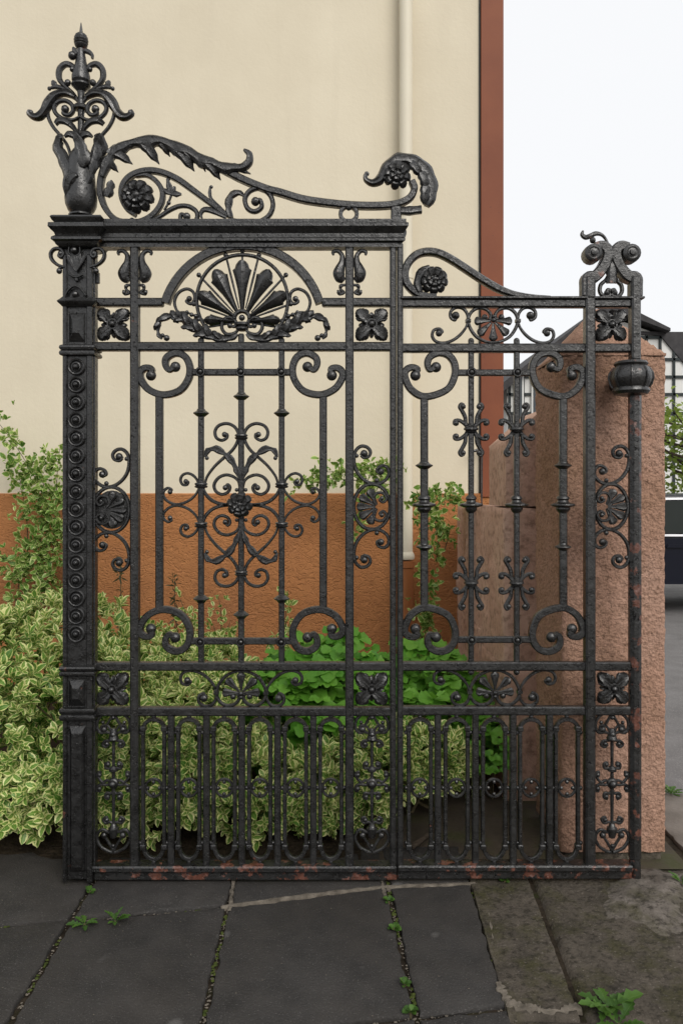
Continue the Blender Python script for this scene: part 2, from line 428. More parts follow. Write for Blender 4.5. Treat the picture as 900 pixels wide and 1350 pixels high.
class GB(MB):
    """drafts in gate units"""
    def bar(s, u0, u1, v0, v1, d, c=1.2, w=0.0):
        c = min(c * 1.4, 0.22 * min(u1 - u0, v1 - v0))
        a = G(u0, v1, w + d / 2); b = G(u1, v0, w - d / 2)
        return s.box(a[0], b[0], a[1], b[1], a[2], b[2], c * S)
    def ball(s, u, v, r, w=0.0, nu=8, nv=6, sy=1.0):
        return s.sphere(G(u, v, w), r * S, nu, nv, sy)
    def sweep(s, pts, a, b=None, kind='rect', closed=False, w=0.0, n=6, smooth=True, ch=0.35):
        """in-plane strap: a = half width in the plane, b = half depth; scalars or (start..end) lists"""
        P = cr(pts, n, closed) if smooth else [np.array(p, float) for p in pts]
        m = len(P)
        def lst(x):
            if isinstance(x, (int, float)): return [x] * m
            return list(np.interp(np.linspace(0, 1, m), np.linspace(0, 1, len(x)), x))
        A = lst(a); B = lst(b if b is not None else a); Wl = lst(w)
        if kind == 'round':
            sec = [(math.cos(2 * PI * j / 8 + PI / 8), math.sin(2 * PI * j / 8 + PI / 8)) for j in range(8)]
        else:
            c = 1 - ch
            sec = [(1, c), (c, 1), (-c, 1), (-1, c), (-1, -c), (-c, -1), (c, -1), (1, -c)]
        vs = []
        for i, p in enumerate(P):
            q0 = P[(i - 1) % m] if (closed or i > 0) else P[i]
            q1 = P[(i + 1) % m] if (closed or i < m - 1) else P[i]
            t = q1[:2] - q0[:2]; L = math.hypot(*t) or 1.0
            nx, ny = -t[1] / L, t[0] / L
            for (x, y) in sec:
                vs.append(G(p[0] + nx * x * A[i], p[1] + ny * x * A[i], Wl[i] + y * B[i]))
        k = len(sec); fs = []
        for i in range(m if closed else m - 1):
            for j in range(k):
                fs.append((i * k + j, i * k + (j + 1) % k, ((i + 1) % m) * k + (j + 1) % k, ((i + 1) % m) * k + j))
        if not closed:
            fs.append(tuple(range(k))[::-1]); fs.append(tuple(range((m - 1) * k, m * k)))
        return s.add(vs, fs)
    def strip(s, pts, hl, hr, cup=2.0, th=1.4, w=0.0, n=1, smooth=True, mid=0.55):
        """leaf-like plate: left/right half widths per station, cross-section raised by cup, thickness th"""
        P = cr(pts, n) if smooth and len(pts) > 2 else [np.array(p, float) for p in pts]
        m = len(P)
        itp = lambda x: list(np.interp(np.linspace(0, 1, m), np.linspace(0, 1, len(x)), x)) if not isinstance(x, (int, float)) else [x] * m
        hl = itp(hl); hr = itp(hr); ww = itp(w)
        vs = []
        for i, p in enumerate(P):
            q0 = P[max(i - 1, 0)]; q1 = P[min(i + 1, m - 1)]
            t = q1[:2] - q0[:2]; L = math.hypot(*t) or 1.0
            nx, ny = -t[1] / L, t[0] / L
            mw = max(hl[i], hr[i]); k = min(1.0, mw / 6.0)
            prof = [(-hl[i], 0), (-hl[i] * 0.55, 0.75 * cup * k), (0, cup * mid * k), (hr[i] * 0.55, 0.75 * cup * k), (hr[i], 0)]
            for x, y in prof: vs.append(G(p[0] + nx * x, p[1] + ny * x, ww[i] + y + th / 2))
            for x, y in prof: vs.append(G(p[0] + nx * x * .97, p[1] + ny * x * .97, ww[i] + y * .4 - th / 2))
        fs = []
        for i in range(m - 1):
            a, b = i * 10, (i + 1) * 10
            for j in range(4):
                fs.append((a + j, a + j + 1, b + j + 1, b + j))
                fs.append((a + 5 + j, b + 5 + j, b + 6 + j, a + 6 + j))
            fs.append((a, b, b + 5, a + 5)); fs.append((a + 4, a + 9, b + 9, b + 4))
        for a in (0, (m - 1) * 10):
            fs.append((a, a + 1, a + 2, a + 3, a + 4, a + 9, a + 8, a + 7, a + 6, a + 5))
        return s.add(vs, fs)
    def knop(s, u, prof, nseg=12, w=0.0, rot=0.0):
        """lathe about a vertical axis; prof = [(radius, v)]"""
        p = [(r * S, EYE + (645 - v) * S) for r, v in prof]
        return s.lathe(p, ((u - 450) * S, -w * S), nseg, rot=rot)
    def mu(s, u0):
        x0 = (u0 - 450) * S
        r = GB(); r.v = [(2 * x0 - a[0], a[1], a[2]) for a in s.v]; r.f = list(s.f); return r
    def mv(s, v0):
        z0 = EYE + (645 - v0) * S
        r = GB(); r.v = [(a[0], a[1], 2 * z0 - a[2]) for a in s.v]; r.f = list(s.f); return r

def Z(x0, y0, sc_):
    """points read off an enlarged drawing -> gate drafting units"""
    def f(*pts): return [(x0 + x / sc_, y0 + y / sc_) for x, y in pts]
    return f

IR = 'black_iron'
def sym(gb, name, parent, u0=None, v0=None, mat=IR):
    """a piece and its mirror images, each a part of its own"""
    out = [gb.build(name, mat, parent)]
    if u0 is not None: out.append(gb.mu(u0).build(name, mat, parent))
    if v0 is not None:
        g = gb.mv(v0); out.append(g.build(name, mat, parent))
        if u0 is not None: out.append(g.mu(u0).build(name, mat, parent))
    return out

def shared(gb, name, spots, parent, base, mat=IR):
    """one mesh drafted at base (u, v), copied to every spot (u, v)"""
    me, c = gb.mesh(mat, name); res = []
    for (u, v) in spots:
        o = put(name, me, c + Vector(((u - base[0]) * S, 0, -(v - base[1]) * S)), parent)
        res.append(o)
    return res

def serr(prof, teeth, depth=0.3):
    """saw-toothed leaf margin, dense list"""
    n = teeth * 4 + 1; x = np.linspace(0, 1, n)
    b = np.interp(x, np.linspace(0, 1, len(prof)), prof)
    saw = np.array([(1.0, 0.97, 0.85, 1 - depth)[i % 4] for i in range(n)])
    return list(b * saw)

# ================================================================== TALL GATE LEAF
gateA = empty('gate_leaf', G(320, 1160))
tag(gateA, 'tall black wrought iron gate leaf with finial post, rosette studs and fan palmette', 'gate')
gateB = empty('gate_leaf', G(690, 1160))
tag(gateB, 'lower iron gate leaf with rust streaked post hung at the pink sandstone pillar', 'gate')

# stiles, rails
for (u0, u1, v0) in ((173, 184, 322), (455, 466, 322), (513.5, 521.7, 320)):
    GB().bar(u0, u1, v0, 1142, 15, 1.3).build('stile', IR, gateA)
GB().bar(121, 127.5, 322, 1142, 14, 1.3).build('stile', IR, gateA)
for (u0, u1, v0, v1) in ((124, 516, 451.5, 463), (124, 516, 872.5, 883.5), (124, 516, 931.5, 943)):
    GB().bar(u0, u1, v0, v1, 12, 1.3).build('rail', IR, gateA)
GB().bar(124, 216, 393.5, 404.5, 12, 1.3).build('rail', IR, gateA)
GB().bar(424, 516, 393.5, 404.5, 12, 1.3).build('rail', IR, gateA)
GB().bar(124, 522.2, 1137, 1145, 22, 1.6, 2).build('bottom_rail', 'rusty_iron', gateA)
GB().bar(126, 522.2, 1145.6, 1157.5, 12, 1.0, 1).build('kick_plate', 'rusty_iron', gateA)
# segmental arch over the fan
g = GB()
arc = [(320 + 106 * math.cos(a), 431 - 106 * math.sin(a)) for a in np.linspace(math.radians(17), math.radians(163), 27)]
g.sweep(arc, 5.8, 6.6, smooth=False, ch=0.2); g.build('arch_band', IR, gateA)
# cornice: moulded profile swept along the top
prof = [(-14, 293), (14, 293), (14, 297), (17, 299), (17, 303), (14, 307), (11, 311), (11, 316), (13, 318), (13, 321), (9, 323), (9, 328), (-9, 328), (-9, 321), (-14, 311), (-17, 303), (-17, 299)]
g = GB(); k = len(prof)
def corn(u, e): return [G(u + (e * max(0, pw - 9) * 0.9), pv, pw) for pw, pv in [(abs(a), b) for a, b in prof]]
ends = []
for ub, sgn in ((126, 0), (529, 1)):
    ends.append([G(ub + sgn * (abs(pw) - 9), pv, pw) for pw, pv in prof])
g.add(ends[0] + ends[1], [tuple(range(k)), tuple(range(2 * k - 1, k - 1, -1))] + [(i, (i + 1) % k, k + (i + 1) % k, k + i) for i in range(k)])
g.build('cornice', IR, gateA, 25)
GB().bar(128, 533, 292.2, 295.4, 22, 0.8).build('cornice_cap', IR, gateA)

# ---- inner frame: corner volutes, bars, bosses
UC = 318.3
def volute(pts, b0, b1, wmain=4.6):
    pts = [b0] + list(pts) + [b1]
    g = GB(); g.sweep(pts, [3.0, wmain, wmain, wmain, wmain, wmain, 3.4], 5.0, n=5, ch=0.3)
    for (u, v) in (b0, b1): g.ball(u, v, 7.0, 0, 12, 8, 0.85)
    return g
zA = Z(170, 450, 3.0)
vA = volute(zA((160, 114), (146, 92), (152, 64), (188, 47), (224, 62), (242, 102), (236, 150), (200, 196), (135, 212), (78, 190), (49, 150), (47, 122), (66, 106), (92, 110)),
            zA((184, 101))[0], zA((88, 135))[0])
VM = 662.0
sym(vA, 'volute', gateA, UC, VM)
for v in (491, 845): GB().bar(248, 389, v - 4.4, v + 4.4, 8, 1).build('cross_bar', IR, gateA)
for u in (210.5, 426.0): GB().bar(u - 5, u + 5, 518, 806, 8.4, 1.1).build('frame_bar', IR, gateA)
for u in (265.3, 318.1, 371.3): GB().bar(u - 3.8, u + 3.8, 446 if u != 318.1 else 440, 880, 7, 1.0).build('baluster', IR, gateA)
boss = GB(); boss.sweep([(318 + 5.2 * math.cos(a), 491 + 5.2 * math.sin(a)) for a in np.linspace(0, 2 * PI, 13)[:-1]], 1.7, 2.2, 'round', True, 5.5, smooth=False)
boss.ball(318, 491, 3.4, 5.5)
shared(boss, 'boss', [(u, v) for v in (491, 845.5) for u in (265, 318, 371)], gateA, (318, 491))
DC = [(4.2, -5), (5.5, -4), (6.0, -2.6), (10.5, 0.2), (10.5, 1.2), (6.5, 4.2), (5.5, 5), (4.2, 5.6)]
def dcone(u, v, k=1.0, flip=False): return GB().knop(u, [(r * k, v + (-d if flip else d)) for r, d in DC], 14)
shared(dcone(318, 522), 'knop', [(318.1, 522), (265.3, 544), (371.3, 544)], gateA, (318, 522))
shared(dcone(318, 810, 1.0, True), 'knop', [(318.1, 811), (265.3, 790), (371.3, 790)], gateA, (318, 810))
CL = [(5.0, -4), (8.2, -3.2), (8.8, -1.4), (7.2, -0.3), (8.8, 1.0), (8.2, 2.8), (5.0, 3.6)]
clamp = GB().knop(318, [(r, 576 + d) for r, d in CL], 14)
shared(clamp, 'collar', [(318.1, 576), (318.1, 755.5), (265.3, 640), (371.3, 640), (265.3, 692), (371.3, 692)], gateA, (318, 576))

# ---- central ornament, drafted upper right quarter
zC = Z(200, 540, 3.75); VC = 665.7
def scroll(pts, a=2.3, ball=None, br=3.8, b=None, w=0.0, taper=(0.7, 1, 1, 1, 1, 0.8)):
    pts = list(pts) + ([ball] if ball else [])
    g = GB(); g.sweep(pts, [a * t for t in taper], b or a * 1.15, 'round', n=5, w=w)
    if ball: g.ball(ball[0], ball[1], br, w, 8, 6)
    return g
quarter = [
    scroll(zC((625, 372), (612, 330), (575, 280), (530, 238), (488, 200), (464, 160), (458, 120), (478, 85), (515, 69), (555, 79), (574, 108), (566, 140), (540, 152), (516, 140), (514, 122)), 2.3, zC((527, 123))[0]),
    scroll(zC((452, 385), (460, 352), (485, 331), (520, 323), (556, 337), (578, 370), (570, 403), (540, 419), (510, 408), (500, 384), (512, 370)), 2.3, zC((523, 386))[0]),
    scroll(zC((632, 388), (618, 420), (590, 448), (555, 464), (520, 470), (490, 471)), 2.5, zC((540, 473))[0], 3.2),
    scroll(zC((655, 372), (664, 345), (684, 324), (710, 315), (735, 325), (744, 348), (734, 370), (714, 372), (706, 358)), 2.0, zC((718, 355))[0], 3.4),
    scroll(zC((652, 385), (668, 418), (698, 447), (735, 464), (772, 468), (806, 454), (828, 428), (826, 402), (806, 388), (788, 396)), 2.0, zC((796, 407))[0], 3.4),
]
for q in quarter: sym(q, 'scroll', gateA, UC, VC)
lf = GB(); lf.strip(zC((452, 345), (466, 300), (490, 255), (525, 220), (570, 196), (606, 204), (622, 236)),
                    [1.5, 3.5, 4.5, 2.5, 5, 5.5, 2.5, 5.5, 5.5, 2.2, 4.5, 3, 1.2], [1, 2.5, 4.5, 2.2, 4.5, 5, 2.2, 5, 4, 2, 3.5, 3, 1.2], 3.0, 2.2, 3.0, 3)
lf.ball(*zC((612, 240))[0], 2.8, 3)
lf.ball(*zC((466, 397))[0], 2.6, 2)
sym(lf, 'acanthus_leaf', gateA, UC, VC)

def flower(u, v, R, w=6.0, petals=8, tilt=0.0):
    """cast rosette flower: two rings of cupped petals round a centre; parts: returns (centre GB, [petal GBs])"""
    ctr = GB(); ctr.ball(u, v, R * 0.24, w + R * 0.34, 8, 6)
    for k in range(5):
        a = 2 * PI * k / 5; ctr.ball(u + R * 0.22 * math.cos(a), v + R * 0.22 * math.sin(a), R * 0.15, w + R * 0.36, 6, 4)
    ctr.ball(u, v, R * 0.45, w, 10, 6, 0.6)
    ps = []
    for ring, (rr, ln, wd, ww, n_) in enumerate(((0.30, 0.72, 0.33, 0.0, petals), (0.16, 0.5, 0.25, R * 0.22, petals - 2))):
        for k in range(n_):
            a = 2 * PI * (k + 0.5 * ring) / n_ + 0.2
            ca, sa = math.cos(a), math.sin(a); p = GB()
            pts = [(u + R * (rr + ln * t) * ca, v + R * (rr + ln * t) * sa) for t in (0, 0.3, 0.6, 0.85, 1.0)]
            h = [R * wd * x for x in (0.45, 0.85, 1.0, 0.85, 0.35)]
            p.strip(pts, h, h, R * 0.26, R * 0.10, [w + ww, w + ww + R * 0.18, w + ww + R * 0.2, w + ww + R * 0.08, w + ww - R * 0.08])
            ps.append(p)
    return ctr, ps
def put_flower(u, v, R, parent, w=6.0, petals=8, name='flower'):
    c, ps = flower(u, v, R, w, petals); o = c.build(name, IR, parent)
    for p in ps: p.build('petal', IR, o)
    return o
put_flower(317, 665, 17, gateA, 7, 8)

# ---- fan medallion
ring = GB(); ring.sweep([(319.5 + 60 * math.cos(a), 396 - 60 * math.sin(a)) for a in np.linspace(math.radians(-42), math.radians(222), 41)], 2.5, 3.2, 'round', smooth=False)
med = ring.build('medallion_ring', IR, gateA)
F0 = np.array((319.5, 424.0))
for a, L, wd in ((0, 81, 9.6), (28, 77, 9.4), (-28, 77, 9.4), (57, 69, 8.6), (-57, 69, 8.6), (88, 50, 6.2), (-88, 50, 6.2)):
    t = math.radians(a); d = np.array((math.sin(t), -math.cos(t)))
    p = GB(); pts = [tuple(F0 + d * L * k) for k in (0.16, 0.35, 0.55, 0.72, 0.83, 0.86, 0.92, 0.97, 1.0)]
    h = [1.08 * wd * x for x in (0.20, 0.38, 0.64, 0.96, 1.22, 0.92, 0.80, 0.52, 0.12)]
    p.strip(pts, h, h, 8.0, 3.0, 1.0, mid=1.0); p.build('petal', IR, med)
for a, L in ((14, 90), (-14, 90), (43, 84), (-43, 84), (70, 68), (-70, 68), (99, 52), (-99, 52), (0, 93)):
    t = math.radians(a); d = np.array((math.sin(t), -math.cos(t)))
    p = GB(); p.sweep([tuple(F0 + d * L * k) for k in (0.2, 0.6, 1.0)], [0.9, 1.6, 1.5], 1.6, 'round', n=2)
    e = F0 + d * L; p.ball(e[0], e[1], 3.3); p.build('ray', IR, med)
hub = GB(); hub.sweep([(319.5 + 10 * math.cos(a), 421 - 10 * math.sin(a)) for a in np.linspace(0, PI, 11)], 3.0, 5, 'round', smooth=False, w=4)
hub.ball(319.5, 420, 4.2, 5); hub.knop(319.5, [(5, 425), (9.5, 426), (9.5, 429), (6.5, 431), (8.5, 432.5), (8.5, 434.5), (4.5, 437)], 12, 2)
hub.build('hub', IR, med)
z5 = Z(180, 310, 3.0)
s1 = scroll(z5((432, 402), (452, 384), (490, 384), (500, 350), (476, 334), (450, 344), (447, 366), (462, 374)), 2.6, z5((465, 358))[0], 3.6)
s1 = scroll([(323, 434), (330, 440), (340, 441), (346, 433), (344, 423), (336, 419), (328, 424), (329, 431)], 2.5, (335.5, 430), 3.6, w=3)
for o in (s1, s1.mu(319.5)): o.build('scroll', IR, med)
s2 = scroll(z5((655, 312), (678, 296), (686, 262), (670, 228), (638, 213), (612, 226), (607, 255), (622, 272), (640, 262)), 2.2, z5((628, 252))[0], 4.0)
sym(s2, 'scroll', gateA, 319.5)
# long acanthus sprays under the fan
sp = GB(); pts = z5((436, 392), (460, 408), (510, 412), (560, 396), (610, 370), (650, 338), (690, 322), (728, 330), (750, 356), (748, 392), (735, 412))
sp.strip(pts, [2, 3.5, 5, 3, 6, 7, 4, 8.5, 8.5, 4.5, 9.5, 9, 4, 8, 7.5, 3, 6, 5, 2.5, 4.5, 3.5, 1.5, 3.5, 2.5, 1.2],
         [2, 3, 4, 3, 4.5, 5, 3.5, 6, 6, 4, 7, 6, 3.5, 6, 5.5, 3, 5, 4, 2, 4.5, 3.5, 1.5, 3, 2.5, 1.2], 4.0, 3.0, 2, 4)
sp.ball(*z5((716, 408))[0], 4.2, 2); sp.ball(*z5((732, 398))[0], 3.0, 2)
for sgn_, so_ in zip((1, -1), sym(sp, 'acanthus_spray', gateA, 319.5)):
    for bx_, by_, tx_, ty_, wd in ((500, 410, 535, 380, 5), (545, 400, 562, 352, 6), (585, 382, 606, 330, 6.5), (625, 356, 648, 303, 7), (668, 332, 700, 300, 6), (712, 328, 758, 345, 5.5), (742, 350, 764, 378, 4), (560, 396, 612, 400, 5), (610, 370, 660, 366, 5), (690, 325, 668, 350, 4), (655, 335, 690, 345, 4)):
        b = z5((bx_, by_))[0]; t = z5((tx_, ty_))[0]
        g = GB(); g.strip([b, ((b[0] + t[0]) / 2 + 1, (b[1] + t[1]) / 2), t], [wd * .6, wd, wd * .6, wd * .7, 0.5], [wd * .6, wd * .9, wd * .55, wd * .7, 0.5], 3.5, 2.2, [5, 7, 3], 3)
        (g if sgn_ == 1 else g.mu(319.5)).build('acanthus_lobe', IR, so_)
sg = GB()
for (x, y, r) in ((600, 322, 3.4), (618, 316, 3.0), (636, 306, 2.6), (590, 334, 2.8), (560, 342, 2.6)): sg.ball(*z5((x, y))[0], r, 2)
sg.sweep(z5((560, 342), (600, 322), (640, 306), (670, 306)), 1.6, 2, 'round')
sym(sg, 'berry_sprig', gateA, 319.5)
shared(GB().ball(265.5, 448.5, 3.8), 'rivet', [(265.5, 448.5), (371.3, 448.5)], gateA, (265.5, 448.5))

# ---- lyre leaves on the stiles under the cornice
ly = GB(); ly.sweep([(199.5, 337), (200, 333), (194, 331.5), (188.5, 337), (188, 346), (190.5, 354), (192.5, 361), (190.5, 367), (186, 371)], [1.6, 2.4, 2.8, 3.2, 4.6, 6.8, 8.4, 7.6, 4], [2, 2.4, 2.6, 3, 4, 6, 7, 6, 3], 'round', w=2)
ly.sweep([(184, 376), (190, 377), (190, 382), (186, 386), (192, 388), (194, 383)], [1.8, 2.2, 2, 2.2, 2.0, 1.4], 2.2, 'round', w=1)
ly.ball(190, 378, 2.7, 2); ly.ball(192.5, 386, 2.9, 2)
for us in (178.5, 460.5):
    sh = ly.map(lambda a, d=(us - 178.5) * S: (a[0] + d, a[1], a[2])); g1 = GB(); g1.v = sh.v; g1.f = sh.f
    g1.build('lyre_leaf', IR, gateA); g1.mu(us).build('lyre_leaf', IR, gateA)

# ---- square rosettes of four leaves
def rosette_meshes():
    p = GB(); c = 300.0
    hw = [2.2, 4.5, 7.2, 9.2, 8.6, 7.0, 9.4, 11.0, 10.2, 7.4, 8.8, 8.4, 5.8, 5.8, 3.6, 0.5]
    p.strip([(c + 3, c), (c + 10, c), (c + 18, c), (c + 25, c), (c + 30, c)], hw, hw, 6.0, 2.2, [3.0, 4.0, 4.5, 3.0, 0.5], 4)
    for sg in (-1, 1):
        a = math.radians(34) * sg; ca, sa = math.cos(a), math.sin(a)
        hs2 = [1.5, 3.6, 4.8, 3.4, 4.4, 3.4, 0.5]
        p.strip([(c + 8 + t * 17 * ca, c + t * 17 * sa) for t in (0, 0.5, 1.0)], hs2, hs2, 3.6, 2.0, [5.5, 6.5, 3.0], 3)
    p.sweep([(c + 4, c), (c + 16, c), (c + 28, c)], [1.3, 1.1, 0.5], 1.2, 'round', w=[8.0, 8.6, 3.5], n=3)
    me, cc = p.mesh(IR, 'rosette_leaf'); off = cc - Vector(G(c, c))
    b = GB(); b.ball(c, c, 4.2, 8.5, 10, 6); b.sweep([(c + 6.3 * math.cos(a), c + 6.3 * math.sin(a)) for a in np.linspace(0, 2 * PI, 15)[:-1]], 1.9, 2.4, 'round', True, 6.5, smooth=False)
    b.ball(c, c, 6.5, 3.0, 10, 6, 0.6)
    mb, cb = b.mesh(IR, 'rosette_boss')
    return me, off, mb, cb - Vector(G(c, c))
RM = rosette_meshes()
def rosette(u, v, parent, k=1.0):
    c = Vector(G(u, v)); o = put('rosette', RM[2], c + RM[3], parent)
    for a in (45, 135, 225, 315):
        R_ = Matrix.Rotation(math.radians(a), 3, 'Y')
        l = put('leaf', RM[0], c + R_ @ (RM[1] * k), o); l.rotation_euler = R_.to_euler(); l.scale = (k, 1, k * 1.0)
    for a in (0, 90, 180, 270):
        R_ = Matrix.Rotation(math.radians(a), 3, 'Y'); q = 0.62 * k; f_ = R_ @ (RM[1] * q); f_.y += 0.006
        l = put('leaf', RM[0], c + f_, o); l.rotation_euler = R_.to_euler(); l.scale = (q, 0.6, q * 0.7)
    return o
for u, v in ((150.5, 428.5), (489.5, 428.5), (149.5, 907.5), (489.5, 907.5)): rosette(u, v, gateA, 0.93)

# ---- side medallions between the stiles
zS = Z(0, 520, 4.737)
sS = scroll(zS((640, 515), (666, 500), (655, 474), (622, 464), (595, 484), (592, 522), (615, 556), (660, 577), (715, 570), (765, 535), (797, 485), (808, 425), (798, 372), (765, 343), (728, 348), (706, 375), (715, 405), (745, 415), (765, 400)), 2.5, None)
sS.sweep(zS((640, 515), (652, 506), (640, 500)), 2.2, 2.4, 'round'); sS.sweep(zS((765, 400), (758, 388), (745, 388)), 2.2, 2.4, 'round'); sS.ball(*zS((640, 500))[0], 4.6); sS.ball(*zS((745, 388))[0], 5.0); sS.ball(*zS((666, 556))[0], 3.2); sS.ball(*zS((792, 402))[0], 3.0)
def ellipse_ring(u, v, rx, ry, a=2.6, b=3.2):
    return GB().sweep([(u + rx * math.cos(t), v + ry * math.sin(t)) for t in np.linspace(0, 2 * PI, 33)[:-1]], a, b, 'round', True, smooth=False)
def fan(u, v, sgn, parent, L=27, dirs=(-62, -30, 0, 30, 62), w=1.0, horizontal=True, scale=1.0):
    for a in dirs:
        t = math.radians(a)
        d = np.array((sgn * math.cos(t), math.sin(t))) if horizontal else np.array((math.sin(t), sgn * math.cos(t)))
        p = GB(); l2 = L * (1.0 if abs(a) < 50 else 0.92)
        pts = [tuple(np.array((u, v)) + d * l2 * k) for k in (0.12, 0.4, 0.66, 0.84, 0.93, 1.0)]
        h = [scale * x for x in (1.4, 2.6, 4.6, 6.2, 5.2, 1.8)]
        p.strip(pts, h, h, 3.2, 2.0, w); p.build('petal', IR, parent)
def side_medallion(uc, vc, mirror, parent, solid=False, rx=24, ry=30):
    """mirror = False: fan opens to the right (as beside the post)"""
    r = ellipse_ring(uc, vc, rx, ry)
    if solid:
        r.sweep([(uc + 12 * math.cos(t), vc + 15 * math.sin(t)) for t in np.linspace(0, 2 * PI, 25)[:-1]], 10.5, 1.2, 'rect', True, -3.0, smooth=False)
        r.sweep([(uc + 4.5 * math.cos(t), vc + 6 * math.sin(t)) for t in np.linspace(0, 2 * PI, 17)[:-1]], 5.5, 1.2, 'rect', True, -3.2, smooth=False)
    ro = r.build('side_medallion', IR, parent)
    sg = -1 if mirror else 1
    fan(uc - sg * 8, vc, sg, ro, 28)
    for dv in (-1, 1):
        g = scroll([(uc - sg * 6, vc + dv * 2), (uc - sg * 2, vc + dv * 8), (uc - sg * 5, vc + dv * 17), (uc - sg * 14, vc + dv * 18), (uc - sg * 19, vc + dv * 11), (uc - sg * 15, vc + dv * 6), (uc - sg * 10, vc + dv * 9)], 2.1, (uc - sg * 13, vc + dv * 11), 3.2, w=2)
        g.build('scroll', IR, ro)
    d = uc - 147.0
    for gg in (sS, sS.mv(672)):
        g = GB(); g.v = [(a[0], a[1], a[2]) for a in gg.v]; g.f = gg.f
        if mirror: g = g.mu(147)
        g2 = GB(); g2.v = [(a[0] + d * S, a[1], a[2] - (vc - 672) * S) for a in g.v]; g2.f = g.f
        g2.build('scroll', IR, parent)
side_medallion(147, 672, False, gateA, True)
side_medallion(490, 668, True, gateA)

# ---- lower frieze ornament (between the two lower rails); also used on the low leaf
zF = Z(180, 840, 4.09)
def frieze(uc, parent, v_shift=0.0, flip=False, vflip=0.0):
    du = uc - 318.1
    L = [scroll(zF((565, 184), (528, 187), (478, 212), (445, 255), (431, 300), (445, 342), (482, 368), (527, 362), (553, 332), (542, 304), (514, 302)), 2.4, zF((520, 319))[0], 4.2),
         scroll(zF((428, 292), (418, 262), (388, 224), (345, 193), (296, 180), (256, 190), (238, 218), (246, 248), (276, 256), (293, 240)), 2.2, zF((274, 233))[0], 4.6),
         scroll(zF((430, 306), (424, 342), (400, 368), (365, 371), (338, 350), (338, 318), (362, 304)), 2.3, zF((364, 328))[0], 5.4)]
    cl = GB(); cl.sweep(zF((418, 299), (444, 299)), 2.4, 4.6, smooth=False)
    items = [(g, 'scroll') for g in L] + [(cl, 'clip')]
    for g, nm in items:
        g2 = GB(); g2.v = [(a[0] + du * S, a[1], a[2] - v_shift * S) for a in g.v]; g2.f = g.f
        if flip: g2 = g2.mv(vflip)
        sym(g2, nm, parent, uc)
    s_ = -1 if not flip else 1
    vb = 840 + 300 / 4.09 + v_shift
    if flip: vb = 2 * vflip - vb
    h = GB(); h.ball(uc, vb, 3.2, 4); h.ball(uc, vb - s_ * 5, 2.6, 3); h.sweep([(uc - 6, vb - s_ * 2), (uc, vb - s_ * 1), (uc + 6, vb - s_ * 2)], 1.8, 3, 'round', n=3, w=2)
    ho = h.build('palmette', IR, parent)
    fan(uc, vb, s_, ho, 27, (-88, -46, 0, 46, 88), 1.5, False, 0.95)
frieze(318.1, gateA)

# ---- bottom grille: flat bars and long oval frames with a ring in the middle
def oval_meshes(hw=14.0):
    f = GB(); u, v0, v1 = 300.0, 947.5, 1133.0
    P = [(u - hw, v0 + 14)] + [(u - hw * math.cos(t), v0 + 14 - 13.5 * math.sin(t)) for t in np.linspace(0.25, PI - 0.25, 9)] + [(u + hw, v0 + 14)]
    P += [(u + hw, v0 + 60), (u + hw, v1 - 60), (u + hw, v1 - 18)]
    P += [(u + (hw - 1) * math.cos(t), v1 - 18 + 17 * math.sin(t)) for t in np.linspace(0.3, PI - 0.3, 9)]
    P += [(u - hw, v1 - 18), (u - hw, v1 - 60), (u - hw, v0 + 60)]
    f.sweep(P, 2.6, 3.6, 'rect', True, smooth=False)
    for v in (v0 + 13, v1 - 17):
        for sgn in (-1, 1): f.bar(u + sgn * hw - 3.9, u + sgn * hw + 3.9, v - 3.6, v + 3.2, 10, 0.8)
    for v in (v0 - 3, v1 + 2.5): f.ball(u, v, 3.2)
    for v in (v0 + 18, 1038.5, v1 - 22):
        for sgn in (-1, 1): f.ball(u + sgn * (hw + 3.4), v, 3.0)
    r = GB(); r.sweep([(u + 11.0 * math.cos(t), 1038.5 + 11.6 * math.sin(t)) for t in np.linspace(0, 2 * PI, 21)[:-1]], 1.9, 2.6, 'round', True, smooth=False)
    for a in range(4): r.ball(u + 7.6 * math.cos(a * PI / 2), 1038.5 + 8 * math.sin(a * PI / 2), 2.7, 1, 6, 5)
    return f.mesh(IR, 'oval_frame'), r.mesh(IR, 'ring')
def grille(parent, bars, cells, hw):
    (fm, fc), (rm, rc) = oval_meshes(hw)
    for u in bars: GB().bar(u - 4.2, u + 4.2, 938, 1140, 10, 1.0).build('grille_bar', IR, parent)
    for u in cells:
        d = Vector(((u - 300) * S, 0, 0)); o = put('oval_frame', fm, fc + d, parent); put('ring', rm, rc + d, o)
grille(gateA, (226, 272.5, 319, 366, 413), (203, 249.3, 295.8, 342.5, 389.5, 436), 14.0)

